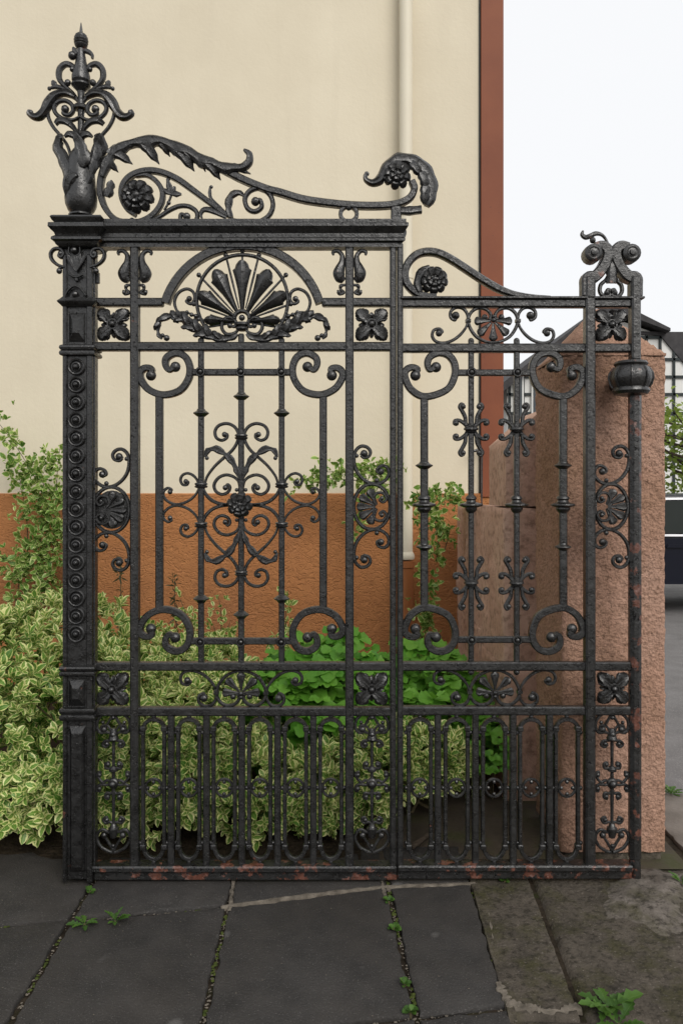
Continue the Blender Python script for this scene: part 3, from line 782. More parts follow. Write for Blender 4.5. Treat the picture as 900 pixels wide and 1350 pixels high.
# ---- ornamental balusters in the narrow bays
def fleur(uc, parent, k=1.0):
    zB = Z(680, 860, 4.09); c0 = 680 + 512 / 4.09
    stem = GB()
    stem.sweep([(c0, 970), (c0, 1000), (c0, 1040), (c0, 1075), (c0, 1100)], [2.4, 2.0, 2.6, 2.0, 2.6], [2.4, 2.0, 2.6, 2.0, 2.6], 'round', n=2)
    for r, v in ((3.0, 945.5), (4.5, 968)): stem.ball(c0, v, r, 2)
    stem.knop(c0, [(3, 960), (6.5, 972), (7.2, 974), (5.2, 976), (3, 978)], 10)
    stem.knop(c0, [(3, 1010), (6, 1013), (6, 1016), (3, 1018)], 10)
    stem.knop(c0, [(3, 1085), (5, 1090), (7.2, 1091.5), (7, 1093.5), (4, 1104)], 10)
    stem.ball(c0, 1114, 2.6, 2); stem.ball(c0, 1032.5, 5.0, 4, 10, 6); stem.ball(c0, 1032.5, 7.6, 0, 10, 6, 0.6)
    st = None
    pieces = []
    arch = scroll(zB((512, 452), (545, 430), (582, 432), (600, 405), (596, 365), (565, 333), (512, 320)), 2.2, zB((562, 415))[0], 4.4)
    arch.sweep(zB((512, 450), (540, 400), (572, 395), (578, 418), (560, 428)), 1.7, 2, 'round'); arch.ball(*zB((570, 378))[0], 2.6)
    pieces.append(arch)
    p = scroll(zB((512, 468), (530, 475), (558, 478), (570, 498), (552, 510), (538, 496)), 1.9, zB((548, 494))[0], 3.2); pieces.append(p)
    p = scroll(zB((512, 640), (530, 625), (552, 625), (555, 602), (538, 594)), 1.9, zB((541, 604))[0], 3.2); pieces.append(p)
    p = scroll(zB((520, 700), (545, 690), (570, 700), (590, 680), (600, 655), (582, 645)), 2.0, zB((588, 660))[0], 3.4)
    p.sweep(zB((520, 710), (550, 715), (575, 712), (598, 722), (600, 745), (582, 748)), 1.9, 2.1, 'round'); p.ball(*zB((588, 735))[0], 3.4); pieces.append(p)
    p = scroll(zB((512, 740), (525, 760), (550, 758), (556, 780), (540, 790)), 1.9, zB((543, 778))[0], 3.2); pieces.append(p)
    p = scroll(zB((512, 930), (528, 915), (555, 920), (568, 900), (550, 888)), 1.9, zB((548, 903))[0], 3.2); pieces.append(p)
    p = scroll(zB((512, 965), (540, 968), (572, 956), (596, 975), (600, 1012), (570, 1056), (512, 1074)), 2.2, zB((562, 985))[0], 4.4); pieces.append(p)
    du = (uc - c0) * S
    def sh(g): g2 = GB(); g2.v = [(a[0] + du, a[1], a[2]) for a in g.v]; g2.f = g.f; return g2
    so = sh(stem).build('ornamental_baluster', IR, parent)
    for p in pieces:
        q = sh(p); q.build('scroll', IR, so); q.mu(uc).build('scroll', IR, so)
fleur(150.0, gateA); fleur(490.0, gateA)
# ================================================================== POST OF THE TALL LEAF
# the post stands proud of the leaf: its front face is 14 units nearer the street
PW = 14.0
def fr(u, v, w=PW): k = 1 - w / 1050.0; return (450 + (u - 450) * k, 645 + (v - 645) * k)
def fbox(u0, u1, v0, v1, wf, wb, c=1.0):
    a = fr(u0, v0, wf); b = fr(u1, v1, wf)
    return GB().bar(a[0], b[0], a[1], b[1], wf - wb, c, (wf + wb) / 2)
post = fbox(83, 121, 322, 1160, 10.5, -12, 1.0).build('post', IR, gateA)
IR = 'post_iron'; post.data.materials[0] = M[IR]
# raised border strips that leave the long panels recessed
for (v0, v1) in ((335, 394), (403, 456), (467, 880), (891, 934), (949, 1164)):
    for (u0, u1) in ((82.5, 88), (114, 121.5)): fbox(u0, u1, v0, v1, PW, -12.6, 0.8).build('border_strip', IR, post)
def moulding(v0, v1, out0, prof):
    """stepped moulding round the post: prof = list of (overhang, t 0..1)"""
    g = GB(); ring = []
    for o, t in prof:
        v = v0 + (v1 - v0) * t
        a = fr(83 - o, v, PW + o * 0.4); b = fr(121 + o, v, PW + o * 0.4)
        ring += [G(a[0], a[1], PW + o * .8), G(b[0], b[1], PW + o * .8), G(b[0], b[1], -13 - o * .8), G(a[0], a[1], -13 - o * .8)]
    n_ = len(prof); fs = [(0, 1, 2, 3), tuple(range(4 * n_ - 4, 4 * n_))[::-1]]
    for i in range(n_ - 1):
        for j in range(4): fs.append((4 * i + j, 4 * i + (j + 1) % 4, 4 * i + 4 + (j + 1) % 4, 4 * i + 4 + j))
    g.add(ring, fs); return g
TOR = [(0.5, 0), (3.6, 0.08), (4.6, 0.25), (3.6, 0.42), (1.8, 0.5), (3.8, 0.58), (4.6, 0.76), (3.6, 0.92), (0.5, 1)]
IR = 'post_iron'
for v0, v1, pr in ((933, 951, TOR), (878, 892, TOR), (454, 469, TOR),
                   (391, 404, [(0.5, 0), (3, 0.2), (7, 0.45), (6, 0.6), (2.5, 0.85), (0.5, 1)]),
                   (311, 327, [(9, 0), (13.5, 0.15), (14, 0.35), (10, 0.5), (8, 0.75), (2, 1)]),
                   (295, 312, [(17, 0), (17.5, 0.3), (14.5, 0.5), (10, 0.75), (8.5, 1)]),
                   (285, 296, [(13.5, 0), (15, 0.2), (13, 0.55), (8, 1)])):
    moulding(v0, v1, 0, pr).build('moulding', IR, post)
def facet(u0, u1, v0, v1, wf, inset=6.0, capv=8.0):
    a = [fr(u, v, PW) for u, v in ((u0, v0), (u1, v0), (u1, v1), (u0, v1))]
    b = [fr(u, v, PW) for u, v in ((u0 + inset, v0 + capv), (u1 - inset, v0 + capv), (u1 - inset, v1 - capv), (u0 + inset, v1 - capv))]
    g = GB(); g.add([G(x, y, 10.2) for x, y in a] + [G(x, y, wf) for x, y in b],
                    [(0, 1, 5, 4), (1, 2, 6, 5), (2, 3, 7, 6), (3, 0, 4, 7), (4, 5, 6, 7), (3, 2, 1, 0)])
    return g
facet(90, 112, 411, 451, 17, 7, 12).build('raised_panel', IR, post, 10)
facet(90, 112, 896, 932, 17, 7, 11).build('raised_panel', IR, post, 10)
facet(91, 112, 958, 1152, 15.5, 4, 9).build('raised_panel', IR, post, 10)
# sixteen turned studs
sd_ = GB(); u0, v0 = fr(100.5, 483.4)
def disc(g, u, v, prof, n=18):
    vs = []
    for r, w in prof:
        for j in range(n): vs.append(G(u + r * math.cos(2 * PI * j / n), v + r * math.sin(2 * PI * j / n), w))
    fs = []
    for i in range(len(prof) - 1):
        for j in range(n): fs.append((i * n + j, i * n + (j + 1) % n, (i + 1) * n + (j + 1) % n, (i + 1) * n + j))
    fs.append(tuple(range((len(prof) - 1) * n, len(prof) * n)))
    g.add(vs, fs)
disc(sd_, u0, v0, [(11.4, 9), (11.2, 13.5), (9.8, 15), (8.6, 14.6), (7.2, 12), (6.6, 12), (6, 14.2), (5.0, 14.6), (4.2, 13), (3.8, 13), (3.6, 16), (2.6, 18), (1.2, 19)])
shared(sd_, 'stud', [fr(100.5, 483.4 + 23.5 * k) for k in range(16)], post, (u0, v0))
# capital
zK = Z(60, 280, 5.63)
def onpost(pts): return [fr(*p) for p in pts]
cv = scroll(onpost(zK((140, 405), (85, 385), (45, 345), (38, 300), (68, 268), (112, 272), (135, 305), (118, 330), (98, 318))), 2.6, fr(*zK((112, 303))[0]), 4.2, 4, w=12)
cv.ball(*fr(*zK((100, 432))[0]), 4.0, 12); cv.sweep(onpost(zK((145, 400), (120, 405), (100, 415))), 2, 3, 'round', w=12)
uP = fr(102, 0)[0]
sym(cv, 'capital_volute', post, uP)
cp = GB()
cp.ball(*fr(99, 331), 4.6, 17); cp.sweep(onpost([(92, 326), (92, 334), (99, 338), (106, 334), (106, 326)]), 1.4, 2, 'round', w=15)
for du, tv in ((-9, 336), (-4, 334), (0, 338), (4, 334), (9, 336)):
    cp.strip(onpost([(101, 358), (101 + du * .5, 350), (101 + du, tv + 5), (101 + du * 1.25, tv)]), [1, 2, 3, 1], [1, 2, 3, 1], 2, 2, 15)
cp.sweep(onpost([(92, 362), (98, 365), (104, 365), (110, 362)]), 1.6, 2, 'round', w=15); cp.bar(*[fr(99, 0)[0], fr(103, 0)[0], fr(0, 364)[1], fr(0, 371)[1]], 4, 0.6, 14)
cp.build('capital_leaf', IR, post)
bd = GB(); bd.sweep(onpost([(87, 390), (90, 384), (95, 379), (100, 377.5), (105, 379), (110, 384), (114, 390)]), 1.5, 2.2, 'round', w=15); bd.ball(*fr(99.5, 388), 4.5, 14)
bd.build('capital_bud', IR, post)
IR = 'black_iron'
GB().bar(127.5, 131.5, 359, 374, 6, 0.6, 0).build('catch', 'rusty_iron', gateA)

# ---- finial above the post
uF = 107.2
fin = GB()
fin.knop(uF, [(13, 287), (16, 285.5), (16, 283.5), (13, 282), (17, 278), (20, 271), (21, 262), (19.5, 248), (18, 232), (17, 216), (15, 206), (11, 199), (7, 195), (4.6, 190), (4.4, 170), (4.2, 150), (5, 146), (10, 144.5), (10.5, 141.5), (9, 139.5), (5, 138), (4.2, 128), (5, 121), (9, 117), (12.5, 113.5), (12.5, 111.5), (9, 110)], 16)
fin.knop(uF, [(9, 111), (12, 107), (12, 101), (9.6, 92), (7.4, 82), (5.6, 72), (4.8, 65), (6.5, 63.5), (8.5, 60), (8, 58.8), (9.3, 57), (8.6, 55.8), (9.6, 53.5), (8.6, 52), (9, 50), (7.6, 48.8), (7.6, 47), (5.5, 45), (2.2, 43), (1.8, 38), (0.5, 30)], 14)
fino = fin.build('finial', IR, gateA)
zN = Z(20, 20, 4.5)
def fpart(g, nm='finial_leaf', mirror=True, mat=IR):
    g.build(nm, mat, fino)
    if mirror: g.mu(uF).build(nm, mat, fino)
g = GB(); g.strip(zN((345, 1040), (330, 950), (300, 870), (262, 800), (270, 745), (300, 742)), [3, 7, 7, 9, 6, 8, 5, 7, 3], [4, 8, 9, 7, 9, 6, 7, 5, 3], 5, 3, [10, 8, 4, 2, 4, 8], 3); fpart(g)
g = GB(); g.strip(zN((425, 930), (430, 880), (420, 830), (402, 780), (388, 742)), [3, 8, 10, 7, 9, 6, 6, 2], [3, 9, 10, 7, 8, 6, 5, 2], 3, 3, [15.5, 16.5, 15.5, 15, 19], 3); fpart(g, mirror=False)
g = GB(); g.strip(zN((470, 960), (480, 900), (500, 840), (500, 780), (512, 742)), [3, 7, 5, 7, 4, 5, 2], [3, 7, 5, 7, 4, 5, 2], 4, 3, [10, 10, 9, 9, 14], 3); fpart(g, mirror=False)
g = GB(); g.strip(zN((330, 1105), (335, 1050), (350, 1010), (380, 985), (405, 985)), [2, 6, 8, 5, 1], [2, 5, 7, 6, 1], 3, 2, [12, 16, 18.5, 19, 20], 4); fpart(g, mirror=False)
g = GB(); g.sweep(zN((338, 860), (312, 775), (270, 715), (225, 660), (198, 600), (200, 545), (235, 500), (290, 475), (350, 490), (385, 520)), [2.2, 2.4, 2.6, 2.6, 2.4, 2.4], 3, 'round'); fpart(g, 'finial_arm')
g = GB(); g.strip(zN((360, 490), (310, 468), (250, 480), (205, 525), (180, 575), (150, 605), (118, 608), (92, 590), (92, 570)), [3, 5, 4, 6, 7, 5, 6, 5, 4, 4, 2], [3, 6, 5, 7, 7, 6, 6, 5, 4, 3, 2], 6, 4, 2, 3)
g.ball(*zN((98, 582))[0], 3.6, 2); fpart(g)
g = scroll(zN((390, 612), (345, 630), (290, 622), (250, 592), (238, 555), (262, 522), (305, 515), (342, 538), (350, 575), (325, 600), (292, 590)), 3.0, zN((303, 565))[0], 5.5, w=3); fpart(g, 'finial_scroll')
g = GB(); g.strip(zN((385, 720), (360, 680), (320, 650), (275, 645), (250, 660)), [2, 4, 5, 5, 3], [2, 3, 4, 4, 3], 4, 2.5, [4, 8, 10, 10, 6], 3); fpart(g)
g = GB(); g.strip(zN((390, 760), (370, 735), (335, 730), (310, 742)), [4, 5, 4, 1.5], [4, 5, 4, 1.5], 4, 2.5, [6, 10, 12, 10], 3); fpart(g)
g = GB(); g.sweep(zN((385, 525), (350, 470), (300, 425), (265, 380), (265, 325), (300, 292), (340, 302), (352, 325)), [2.0, 2.6, 3.4, 4.2, 4.4, 3.8, 2.6], [2, 3, 4, 4, 4, 3, 2.5], 'round'); g.ball(*zN((340, 322))[0], 3.6); g.ball(*zN((318, 408))[0], 4.4, 3); fpart(g, 'finial_scroll')
g = GB(); g.sweep(zN((330, 455), (285, 435), (245, 425), (215, 432)), [1.6, 2.4, 3.6, 2], 2.5, 'round'); g.ball(*zN((205, 436))[0], 2.8); g.strip(zN((240, 430), (232, 405), (222, 390)), [2, 4, 1.5], [2, 4, 1.5], 2, 2, 0, 2); fpart(g, 'finial_sprig')
g = GB(); g.ball(*zN((345, 248))[0], 5.6, 3); g.strip(zN((375, 235), (358, 215), (350, 198)), [3, 3.5, 1], [3, 3.5, 1], 2, 2, 3, 2); fpart(g, mirror=False)
g = GB(); g.sweep(zN((415, 215), (442, 225), (460, 242), (462, 262)), [3.4, 3.4, 2.6, 1.6], 3, 'round', w=2); fpart(g, mirror=False)

# ================================================================== CRESTING OF THE TALL LEAF
z2 = Z(120, 160, 3.46); z3 = Z(340, 190, 3.46)
main = z2((188, 464), (120, 452), (72, 405), (47, 340), (46, 280), (62, 215), (95, 160), (150, 118), (230, 96), (310, 96), (400, 122), (500, 168), (600, 220), (700, 270), (800, 310)) + z3((100, 222), (200, 252), (300, 268), (420, 280), (540, 283), (630, 275), (690, 248), (712, 205), (700, 170))
g = GB(); g.sweep(main, [3.2, 4.2, 4.6, 4.6, 4.8, 4.8, 4.6, 4.4], 6, n=5); crest = g.build('crest_scroll', IR, gateA)
g = GB(); g.sweep(z2((180, 466), (240, 452), (290, 420), (322, 370), (326, 320), (300, 275), (255, 246), (205, 250)), [3.6, 3.8, 3.6, 3, 2], 4.5, w=-1); g.ball(*z2((190, 456))[0], 4.2, 2); g.build('crest_scroll', IR, gateA)
g = GB(); g.sweep(z2((645, 440), (600, 415), (540, 370), (470, 318), (400, 268), (330, 236), (260, 226), (190, 246), (148, 290), (142, 345), (165, 400), (205, 430)), [2.4, 3.4, 4, 4, 4, 3.6, 2.4], 5); g.build('crest_scroll', IR, gateA)
g = scroll(z2((262, 462), (310, 438), (360, 405), (405, 387), (450, 390), (483, 416), (480, 452), (445, 466), (412, 452), (412, 425)), 3.2, z2((437, 434))[0], 5.2); g.build('crest_scroll', IR, gateA)
g = scroll(z2((640, 448), (700, 460), (765, 458), (812, 430), (830, 382), (815, 335), (772, 306), (725, 318), (702, 355), (715, 398), (748, 412), (778, 392), (772, 360)), 3.4, z2((750, 366))[0], 6.0, 4.5); g.build('crest_scroll', IR, gateA)
g = GB(); g.strip(z2((640, 440), (630, 400), (640, 350), (672, 330), (700, 345)), [4, 6, 4, 7, 5, 6, 4, 4, 1.5], [3, 4, 3, 5, 3, 4, 3, 2, 1], 4, 3, 2, 3); g.build('acanthus_leaf', IR, gateA)
g = GB(); g.strip(z2((610, 422), (570, 385), (545, 345), (545, 300)), [3, 4, 3.4, 2, 2.4, 1], [3, 4, 3.4, 2, 2.4, 1], 3, 2.5, 2, 3); g.ball(*z2((550, 302))[0], 2.4, 2); g.build('acanthus_leaf', IR, gateA)
g = GB(); g.strip(z2((620, 440), (560, 412), (518, 404), (502, 425), (508, 445)), [3, 4, 4, 2.5, 1.2], [3, 4, 3, 2.5, 1.2], 3, 2.5, 2, 3); g.build('acanthus_leaf', IR, gateA)
g = GB(); g.sweep(z2((335, 405), (352, 375), (368, 335)), 1.6, 2.2, 'round'); g.ball(*z2((355, 372))[0], 3.0)
for t in ((368, 335, 350, 265), (368, 335, 332, 312), (368, 335, 415, 335), (368, 335, 385, 300)):
    g.strip(z2((t[0], t[1]), ((t[0] + t[2]) / 2, (t[1] + t[3]) / 2), (t[2], t[3])), [1.5, 4.2, 1.2], [1.5, 4.2, 1.2], 2.5, 2.2, 2, 3)
g.ball(*z2((352, 266))[0], 2.8); g.build('trefoil_sprig', IR, gateA)
put_flower(*z2((215, 348))[0], 22, gateA, 3, 9)
g = GB(); g.sweep([(459.4 + 10.8 * math.cos(a), 282.5 + 10.2 * math.sin(a)) for a in np.linspace(0, 2 * PI, 21)[:-1]], 2.6, 4.5, 'rect', True, smooth=False); g.ball(459.4, 274.5, 4, 2); g.ball(459.4, 292, 3, 2); g.build('crest_ring', IR, gateA)
# acanthus laid over the big scroll
lpath = z2((58, 260), (80, 195), (125, 135), (200, 104), (290, 92), (380, 112), (470, 155), (540, 190), (610, 212), (680, 218), (722, 195), (726, 160), (700, 138))
g = GB(); g.strip(lpath, [3, 6, 8, 4, 6, 5, 4, 5, 6, 5, 4, 5, 6, 4, 5, 6, 4, 5, 5, 4, 5, 5, 5, 4, 3, 1.5], [4, 6, 9, 5, 7, 10, 5, 10, 14, 5, 9, 15, 6, 9, 14, 5, 8, 12, 5, 6, 6, 5, 4, 4, 3, 1.5], 4, 5, 5, 5); g.build('acanthus_leaf', IR, gateA)
for base, tip, wd in (((250, 110), (312, 195), 9), ((410, 140), (472, 228), 10), ((440, 150), (490, 200), 6), ((540, 200), (592, 268), 8), ((330, 112), (360, 160), 6), ((505, 180), (522, 230), 5), ((120, 150), (190, 195), 8), ((85, 190), (125, 232), 6), ((180, 120), (262, 70), 5), ((90, 160), (130, 98), 6), ((650, 215), (728, 240), 5)):
    b = z2(base)[0]; t = z2(tip)[0]; m_ = ((b[0] + t[0]) / 2, (b[1] + t[1]) / 2)
    g = GB(); g.strip([b, m_, t], [wd, wd * 1.1, wd * .65, wd * .8, wd * .3, 0.6], [wd, wd * .9, wd * .6, wd * .75, wd * .3, 0.6], 4, 2.4, [6, 4, 0], 3); g.build('acanthus_lobe', IR, crest)
g = GB(); g.strip(z2((75, 350), (90, 310), (100, 275)), [4, 7, 4, 6, 1], [4, 9, 5, 7, 1], 4, 3, 4, 3); g.build('acanthus_lobe', IR, crest)
# end volute with flower
g = GB(); g.strip(z3((492, 135), (490, 165), (520, 182), (552, 168), (575, 125), (615, 85), (665, 75), (720, 92), (762, 130), (785, 185), (782, 240), (765, 288)),
                 [1.5, 3, 3, 4, 5, 6, 5, 7, 6, 9, 7, 9, 8, 10, 8, 10, 8, 9, 4], [1.5, 3, 3, 4, 5, 7, 5, 8, 6, 9, 7, 9, 8, 9, 7, 9, 8, 6, 3], 6, 6, 3, 4)
g.ball(*z3((496, 140))[0], 3.2, 3); g.build('acanthus_volute', IR, gateA)
for a, b_, wd in (((610, 95), (690, 130), 7), ((690, 90), (740, 150), 8), ((740, 130), (765, 215), 8), ((760, 190), (755, 285), 8)):
    g = GB(); b = z3(a)[0]; t = z3(b_)[0]; g.strip([b, ((b[0] + t[0]) / 2, (b[1] + t[1]) / 2), t], [3, wd, wd * .7, wd * .9, 1], [3, wd, wd * .7, wd * .9, 1], 4, 3, [6, 9, 7], 3); g.build('acanthus_lobe', IR, crest)
put_flower(*z3((632, 152))[0], 18, gateA, 6, 8)
GB().bar(515, 528.5, 272, 294, 10, 1).build('crest_foot', IR, gateA)
g = GB(); g.strip(z3((650, 305), (690, 305), (745, 300)), [5, 5, 6, 5, 5.5], [5, 5, 6, 5, 5], 3, 5, 0, 3); g.build('crest_foot', IR, gateA)

# ================================================================== LOWER GATE LEAF
GB().bar(523, 530.7, 322, 1146, 15, 1.3).build('stile', IR, gateB)
GB().bar(769, 782, 366, 1141, 16, 1.6, 2).build('stile', IR, gateB)
for v0, v1, u1 in ((395, 406, 830), (453.5, 465, 832), (872, 883.5, 830), (930.5, 942, 830)):
    GB().bar(527, u1, v0, v1, 12, 1.3).build('rail', IR, gateB)
GB().bar(527, 846, 392.6, 395.6, 20, 0.8).build('rail_cap', IR, gateB)
GB().bar(523.2, 830, 1136, 1144, 22, 1.6, 2).build('bottom_rail', 'rusty_iron', gateB)
GB().bar(523.2, 830, 1144.6, 1156, 12, 1.0, 1).build('kick_plate', 'rusty_iron', gateB)
GB().bar(829, 841, 366, 476, 17, 1.5, 2).build('hinge_post', 'worn_iron', gateB)
g = GB(); g.knop(836, [(8.5, 515), (8.3, 600), (8.2, 1130), (7, 1131.5), (7.6, 1138), (7.6, 1160), (5.5, 1164)], 8, 0, PI / 8); g.build('hinge_post', 'rusty_iron', gateB, 30)
GB().knop(836, [(5, 450), (5.5, 470), (9, 476), (9, 480)], 10).build('post_neck', 'worn_iron', gateB)
# bulbous hinge socket with straps, fixed into the pillar
hs = GB(); hs.knop(831, [(12, 475), (20, 477), (22, 480), (20, 483), (23, 486), (26.5, 492), (27, 499), (25, 506), (22, 511), (23.5, 513), (24, 516), (21, 520), (12, 522)], 20)
hso = hs.build('hinge_socket', 'worn_iron', gateB)
for a in range(8):
    t = 2 * PI * a / 8 + 0.3; g = GB()
    pts = [(831 + r * math.cos(t), v, r * math.sin(t)) for r, v in ((20.5, 484), (24, 487), (27.3, 493), (27.8, 499), (25.8, 506), (22.8, 511))]
    g.tube([G(u, v, w) for u, v, w in pts], 1.5 * S, 5); g.build('strap', 'worn_iron', hso)
GB().bar(822, 840, 488, 508, 60, 2, -45).build('hinge_bracket', 'worn_iron', gateB)

UB = 650.2
zL = Z(520, 450, 3.46)
vB = volute(zL((160, 130), (149, 104), (160, 72), (200, 53), (244, 64), (272, 104), (272, 160), (236, 222), (140, 253), (76, 222), (48, 170), (49, 136), (74, 120), (104, 128)),
            zL((188, 118))[0], zL((94, 156))[0])
sym(vB, 'volute', gateB, UB, VM)
for v in (491.5, 843): GB().bar(598, 702, v - 4.2, v + 4.2, 8, 1).build('cross_bar', IR, gateB)
for u in (558.8, 741.6): GB().bar(u - 5, u + 5, 520, 804, 8.4, 1.1).build('frame_bar', IR, gateB)
for u in (620.5, 680.5): GB().bar(u - 3.6, u + 3.6, 448, 886, 7, 1).build('baluster', IR, gateB)
shared(boss, 'boss', [(u, v) for v in (491.5, 843) for u in (620.5, 680.5)], gateB, (318, 491))
shared(GB().ball(620.5, 449.5, 4.2), 'rivet', [(620.5, 449.5), (680.5, 449.5), (620.5, 886), (680.5, 886)], gateB, (620.5, 449.5))
shared(dcone(318, 522, 1.1), 'knop', [(558.8, 613), (741.6, 613)], gateB, (318, 522))
shared(GB().knop(318, [(5, 716), (6, 718), (10.5, 720), (10.8, 721.5), (6.5, 724), (5, 726)], 14), 'knop', [(558.8, 721), (741.6, 721)], gateB, (318, 721))
def bigdisc(k): return GB().knop(318, [(4.5 * k, 653), (7 * k, 655.5), (7.5 * k, 657.5), (5.8 * k, 659.5), (7 * k, 662), (15.5, 664.5), (15.8, 666), (14, 667.5), (8 * k, 669), (8.2 * k, 671), (6.5 * k, 674), (4.5 * k, 676)], 18)
shared(bigdisc(1.15), 'knop', [(558.8, 666), (741.6, 666)], gateB, (318, 666))
shared(bigdisc(1.0), 'knop', [(620.5, 666), (680.5, 666)], gateB, (318, 666))
shared(GB().knop(318, [(4, 562), (9.5, 564), (9.8, 566.5), (7, 568), (8.6, 569.5), (4, 571)], 14), 'collar', [(u, v) for u in (620.5, 680.5) for v in (566, 768.5)], gateB, (318, 566))
# eight-armed curls
arm = GB(); arm.sweep([(304, 297), (307, 291), (308, 283), (312, 275), (315, 270), (313, 266), (309, 267)], [2.4, 2.6, 2.9, 2.9, 2.6, 2.2, 1.6], 2.6, 'round'); arm.ball(310.5, 269.5, 3.7)
arm.sweep([(304, 298), (309, 292), (315, 288), (321, 288), (322, 292), (319, 294)], [2.4, 2.6, 2.7, 2.5, 2.2, 1.6], 2.5, 'round'); arm.ball(319.5, 291.5, 3.7)
for u in (620.5, 680.5):
    for v in (566.5, 769):
        g = GB(); g.v = [(a[0] + (u - 300) * S, a[1], a[2] - (v - 300) * S) for a in arm.v]; g.f = arm.f
        sym(g, 'curl', gateB, u, v)
frieze(651.5, gateB, -1.0)
# upper frieze of the low leaf (inverted)
frieze(649.3, gateB, 0.0, True, (913.3 + 423) / 2)
rosette(803.5, 429.5, gateB, 0.9); rosette(806.5, 906.5, gateB, 0.9)
side_medallion(805, 668, False, gateB, False, 21.5, 30)
grille(gateB, (576.6, 626, 675.5, 723.5), (553, 601.3, 650.6, 699.5, 746.5), 14.6)
fleur(806.0, gateB)
# sloping top scroll and its flower
z6 = Z(510, 300, 4.5)
g = GB(); g.sweep(z6((290, 405), (230, 408), (165, 385), (115, 330), (105, 270), (125, 212), (170, 165), (230, 146), (300, 153), (375, 188), (460, 242), (560, 308), (660, 365), (750, 398), (850, 412), (960, 416)), [3, 4.6, 5, 5, 4.8, 4.8, 4.8, 4.6, 3.6, 1.6], 7, n=5); g.build('crest_scroll', IR, gateB)
put_flower(*z6((275, 318))[0], 18.5, gateB, 4, 9)
g = GB(); g.strip(z6((195, 385), (180, 330), (205, 270), (250, 240)), [5, 7, 5, 7, 5, 3], [4, 5, 4, 5, 4, 3], 5, 4, 4, 3); g.build('acanthus_leaf', IR, gateB)
# crest on the hinge side: two shouldered volutes meeting
z7 = Z(690, 280, 4.5); u7 = 804.5
g = GB(); g.sweep(z7((372, 500), (372, 440), (374, 395), (415, 385), (452, 348), (480, 300), (492, 255), (484, 220), (455, 203), (415, 208)), [8.2, 8.2, 8.0, 7.4, 7.0, 7.0, 7.2, 6.4, 5], 8, n=5, ch=0.25); sym(g, 'shoulder', gateB, u7, None, 'worn_iron')
g = GB(); a = []
prof = [(10.2, 10), (11.8, 8.5), (12.2, 0), (11.8, -8.5), (10.2, -10)]
cu, cv_ = z7((402, 250))[0]
vs = []
for r, w in [(1.5, 13.5), (3.8, 13), (4.4, 10.4), (6.0, 10.0), (8.0, 10.8)] + prof:
    for j in range(16): vs.append(G(cu + r * math.cos(2 * PI * j / 16), cv_ + r * math.sin(2 * PI * j / 16), w))
fs = []
for i in range(9):
    for j in range(16): fs.append((i * 16 + j, i * 16 + (j + 1) % 16, (i + 1) * 16 + (j + 1) % 16, (i + 1) * 16 + j))
fs += [tuple(range(16)), tuple(range(144, 160))]
g.add(vs, fs); sym(g, 'volute_roll', gateB, u7, None, 'worn_iron')
g = GB(); g.sweep(z7((512, 240), (500, 200), (485, 160), (460, 133), (425, 126), (395, 140), (365, 148), (345, 132), (350, 110)), [2.6, 2.0, 1.8, 2.2, 3.2, 3.6, 3.4, 2.8, 1.4], 2.4, 'round'); g.ball(*z7((408, 166))[0], 4.2); g.ball(*z7((500, 218))[0], 3.2); g.build('tendril', 'worn_iron', gateB)
g = GB(); g.strip(z7((515, 300), (515, 360), (515, 425)), [2, 4, 6, 7.5, 6, 8, 6.5], [2, 4, 6, 7.5, 6, 8, 6.5], 4, 4, 3, 3); g.build('palmette', 'worn_iron', gateB)
g = scroll(z7((520, 350), (545, 400), (575, 430), (580, 470), (558, 498), (525, 495), (515, 470), (535, 460)), 2.8, z7((538, 478))[0], 4.2); sym(g, 'scroll', gateB, u7)
# ================================================================== SETTING: ground
def gp(px, py, z=0.0):
    """point of the ground plane from the measured drawing"""
    d = (EYE - z) * 1050.0 / (py - 645.0)
    return ((px - 450) * d / 1050.0, d - 3.0, z)

def rough_slab(poly, z_top, thick, res=0.05, amp=0.0015, bev=0.008, seed=0):
    """stone slab from a ground polygon: bevelled rim, gently uneven top"""
    g = MB(); n_ = len(poly)
    c = Vector((sum(p[0] for p in poly) / n_, sum(p[1] for p in poly) / n_))
    # densify the rim
    rim = []
    for i in range(n_):
        a = Vector(poly[i][:2]); b = Vector(poly[(i + 1) % n_][:2]); k = max(2, int((b - a).length / 0.022))
        for j in range(k): rim.append(a.lerp(b, j / k))
    m_ = len(rim)
    def ring(inset, z, jit):
        out = []
        for i, p in enumerate(rim):
            d = (c - p); L = d.length
            q = p + d / L * (inset + jit * (mnoise.noise((p.x * 22 + seed, p.y * 22, seed)) + 0.6 * mnoise.noise((p.x * 60 + seed, p.y * 60, seed))))
            out.append((q.x, q.y, z + amp * mnoise.noise((p.x * 9, p.y * 9, seed * 3.1))))
        return out
    rings = [ring(0.004, z_top - thick, 0), ring(0.001, z_top - bev, 0.010), ring(bev * 0.5, z_top - bev * 0.3, 0.011), ring(bev * 1.4, z_top, 0.010)]
    vs = sum(rings, []); fs = []
    for r in range(3):
        for i in range(m_): fs.append((r * m_ + i, r * m_ + (i + 1) % m_, (r + 1) * m_ + (i + 1) % m_, (r + 1) * m_ + i))
    fs.append(tuple(range(3 * m_, 4 * m_)))
    g.add(vs, fs); return g

def sheet(name, pts, z, mat, kind='structure'):
    g = MB(); g.add([(x, y, z) for x, y in pts], [tuple(range(len(pts)))])
    o = g.build(name, mat); tag(o, kind=kind); return o

ground = sheet('ground', [(-400, -400), (400, -400), (400, 400), (-400, 400)], -0.05, 'field_ground')
bed = sheet('joint_bed', [(-4, -3.2), (3.2, -3.2), (3.2, 0.9), (-4, 0.9)], -0.016, 'joint_soil')
soil_ = []
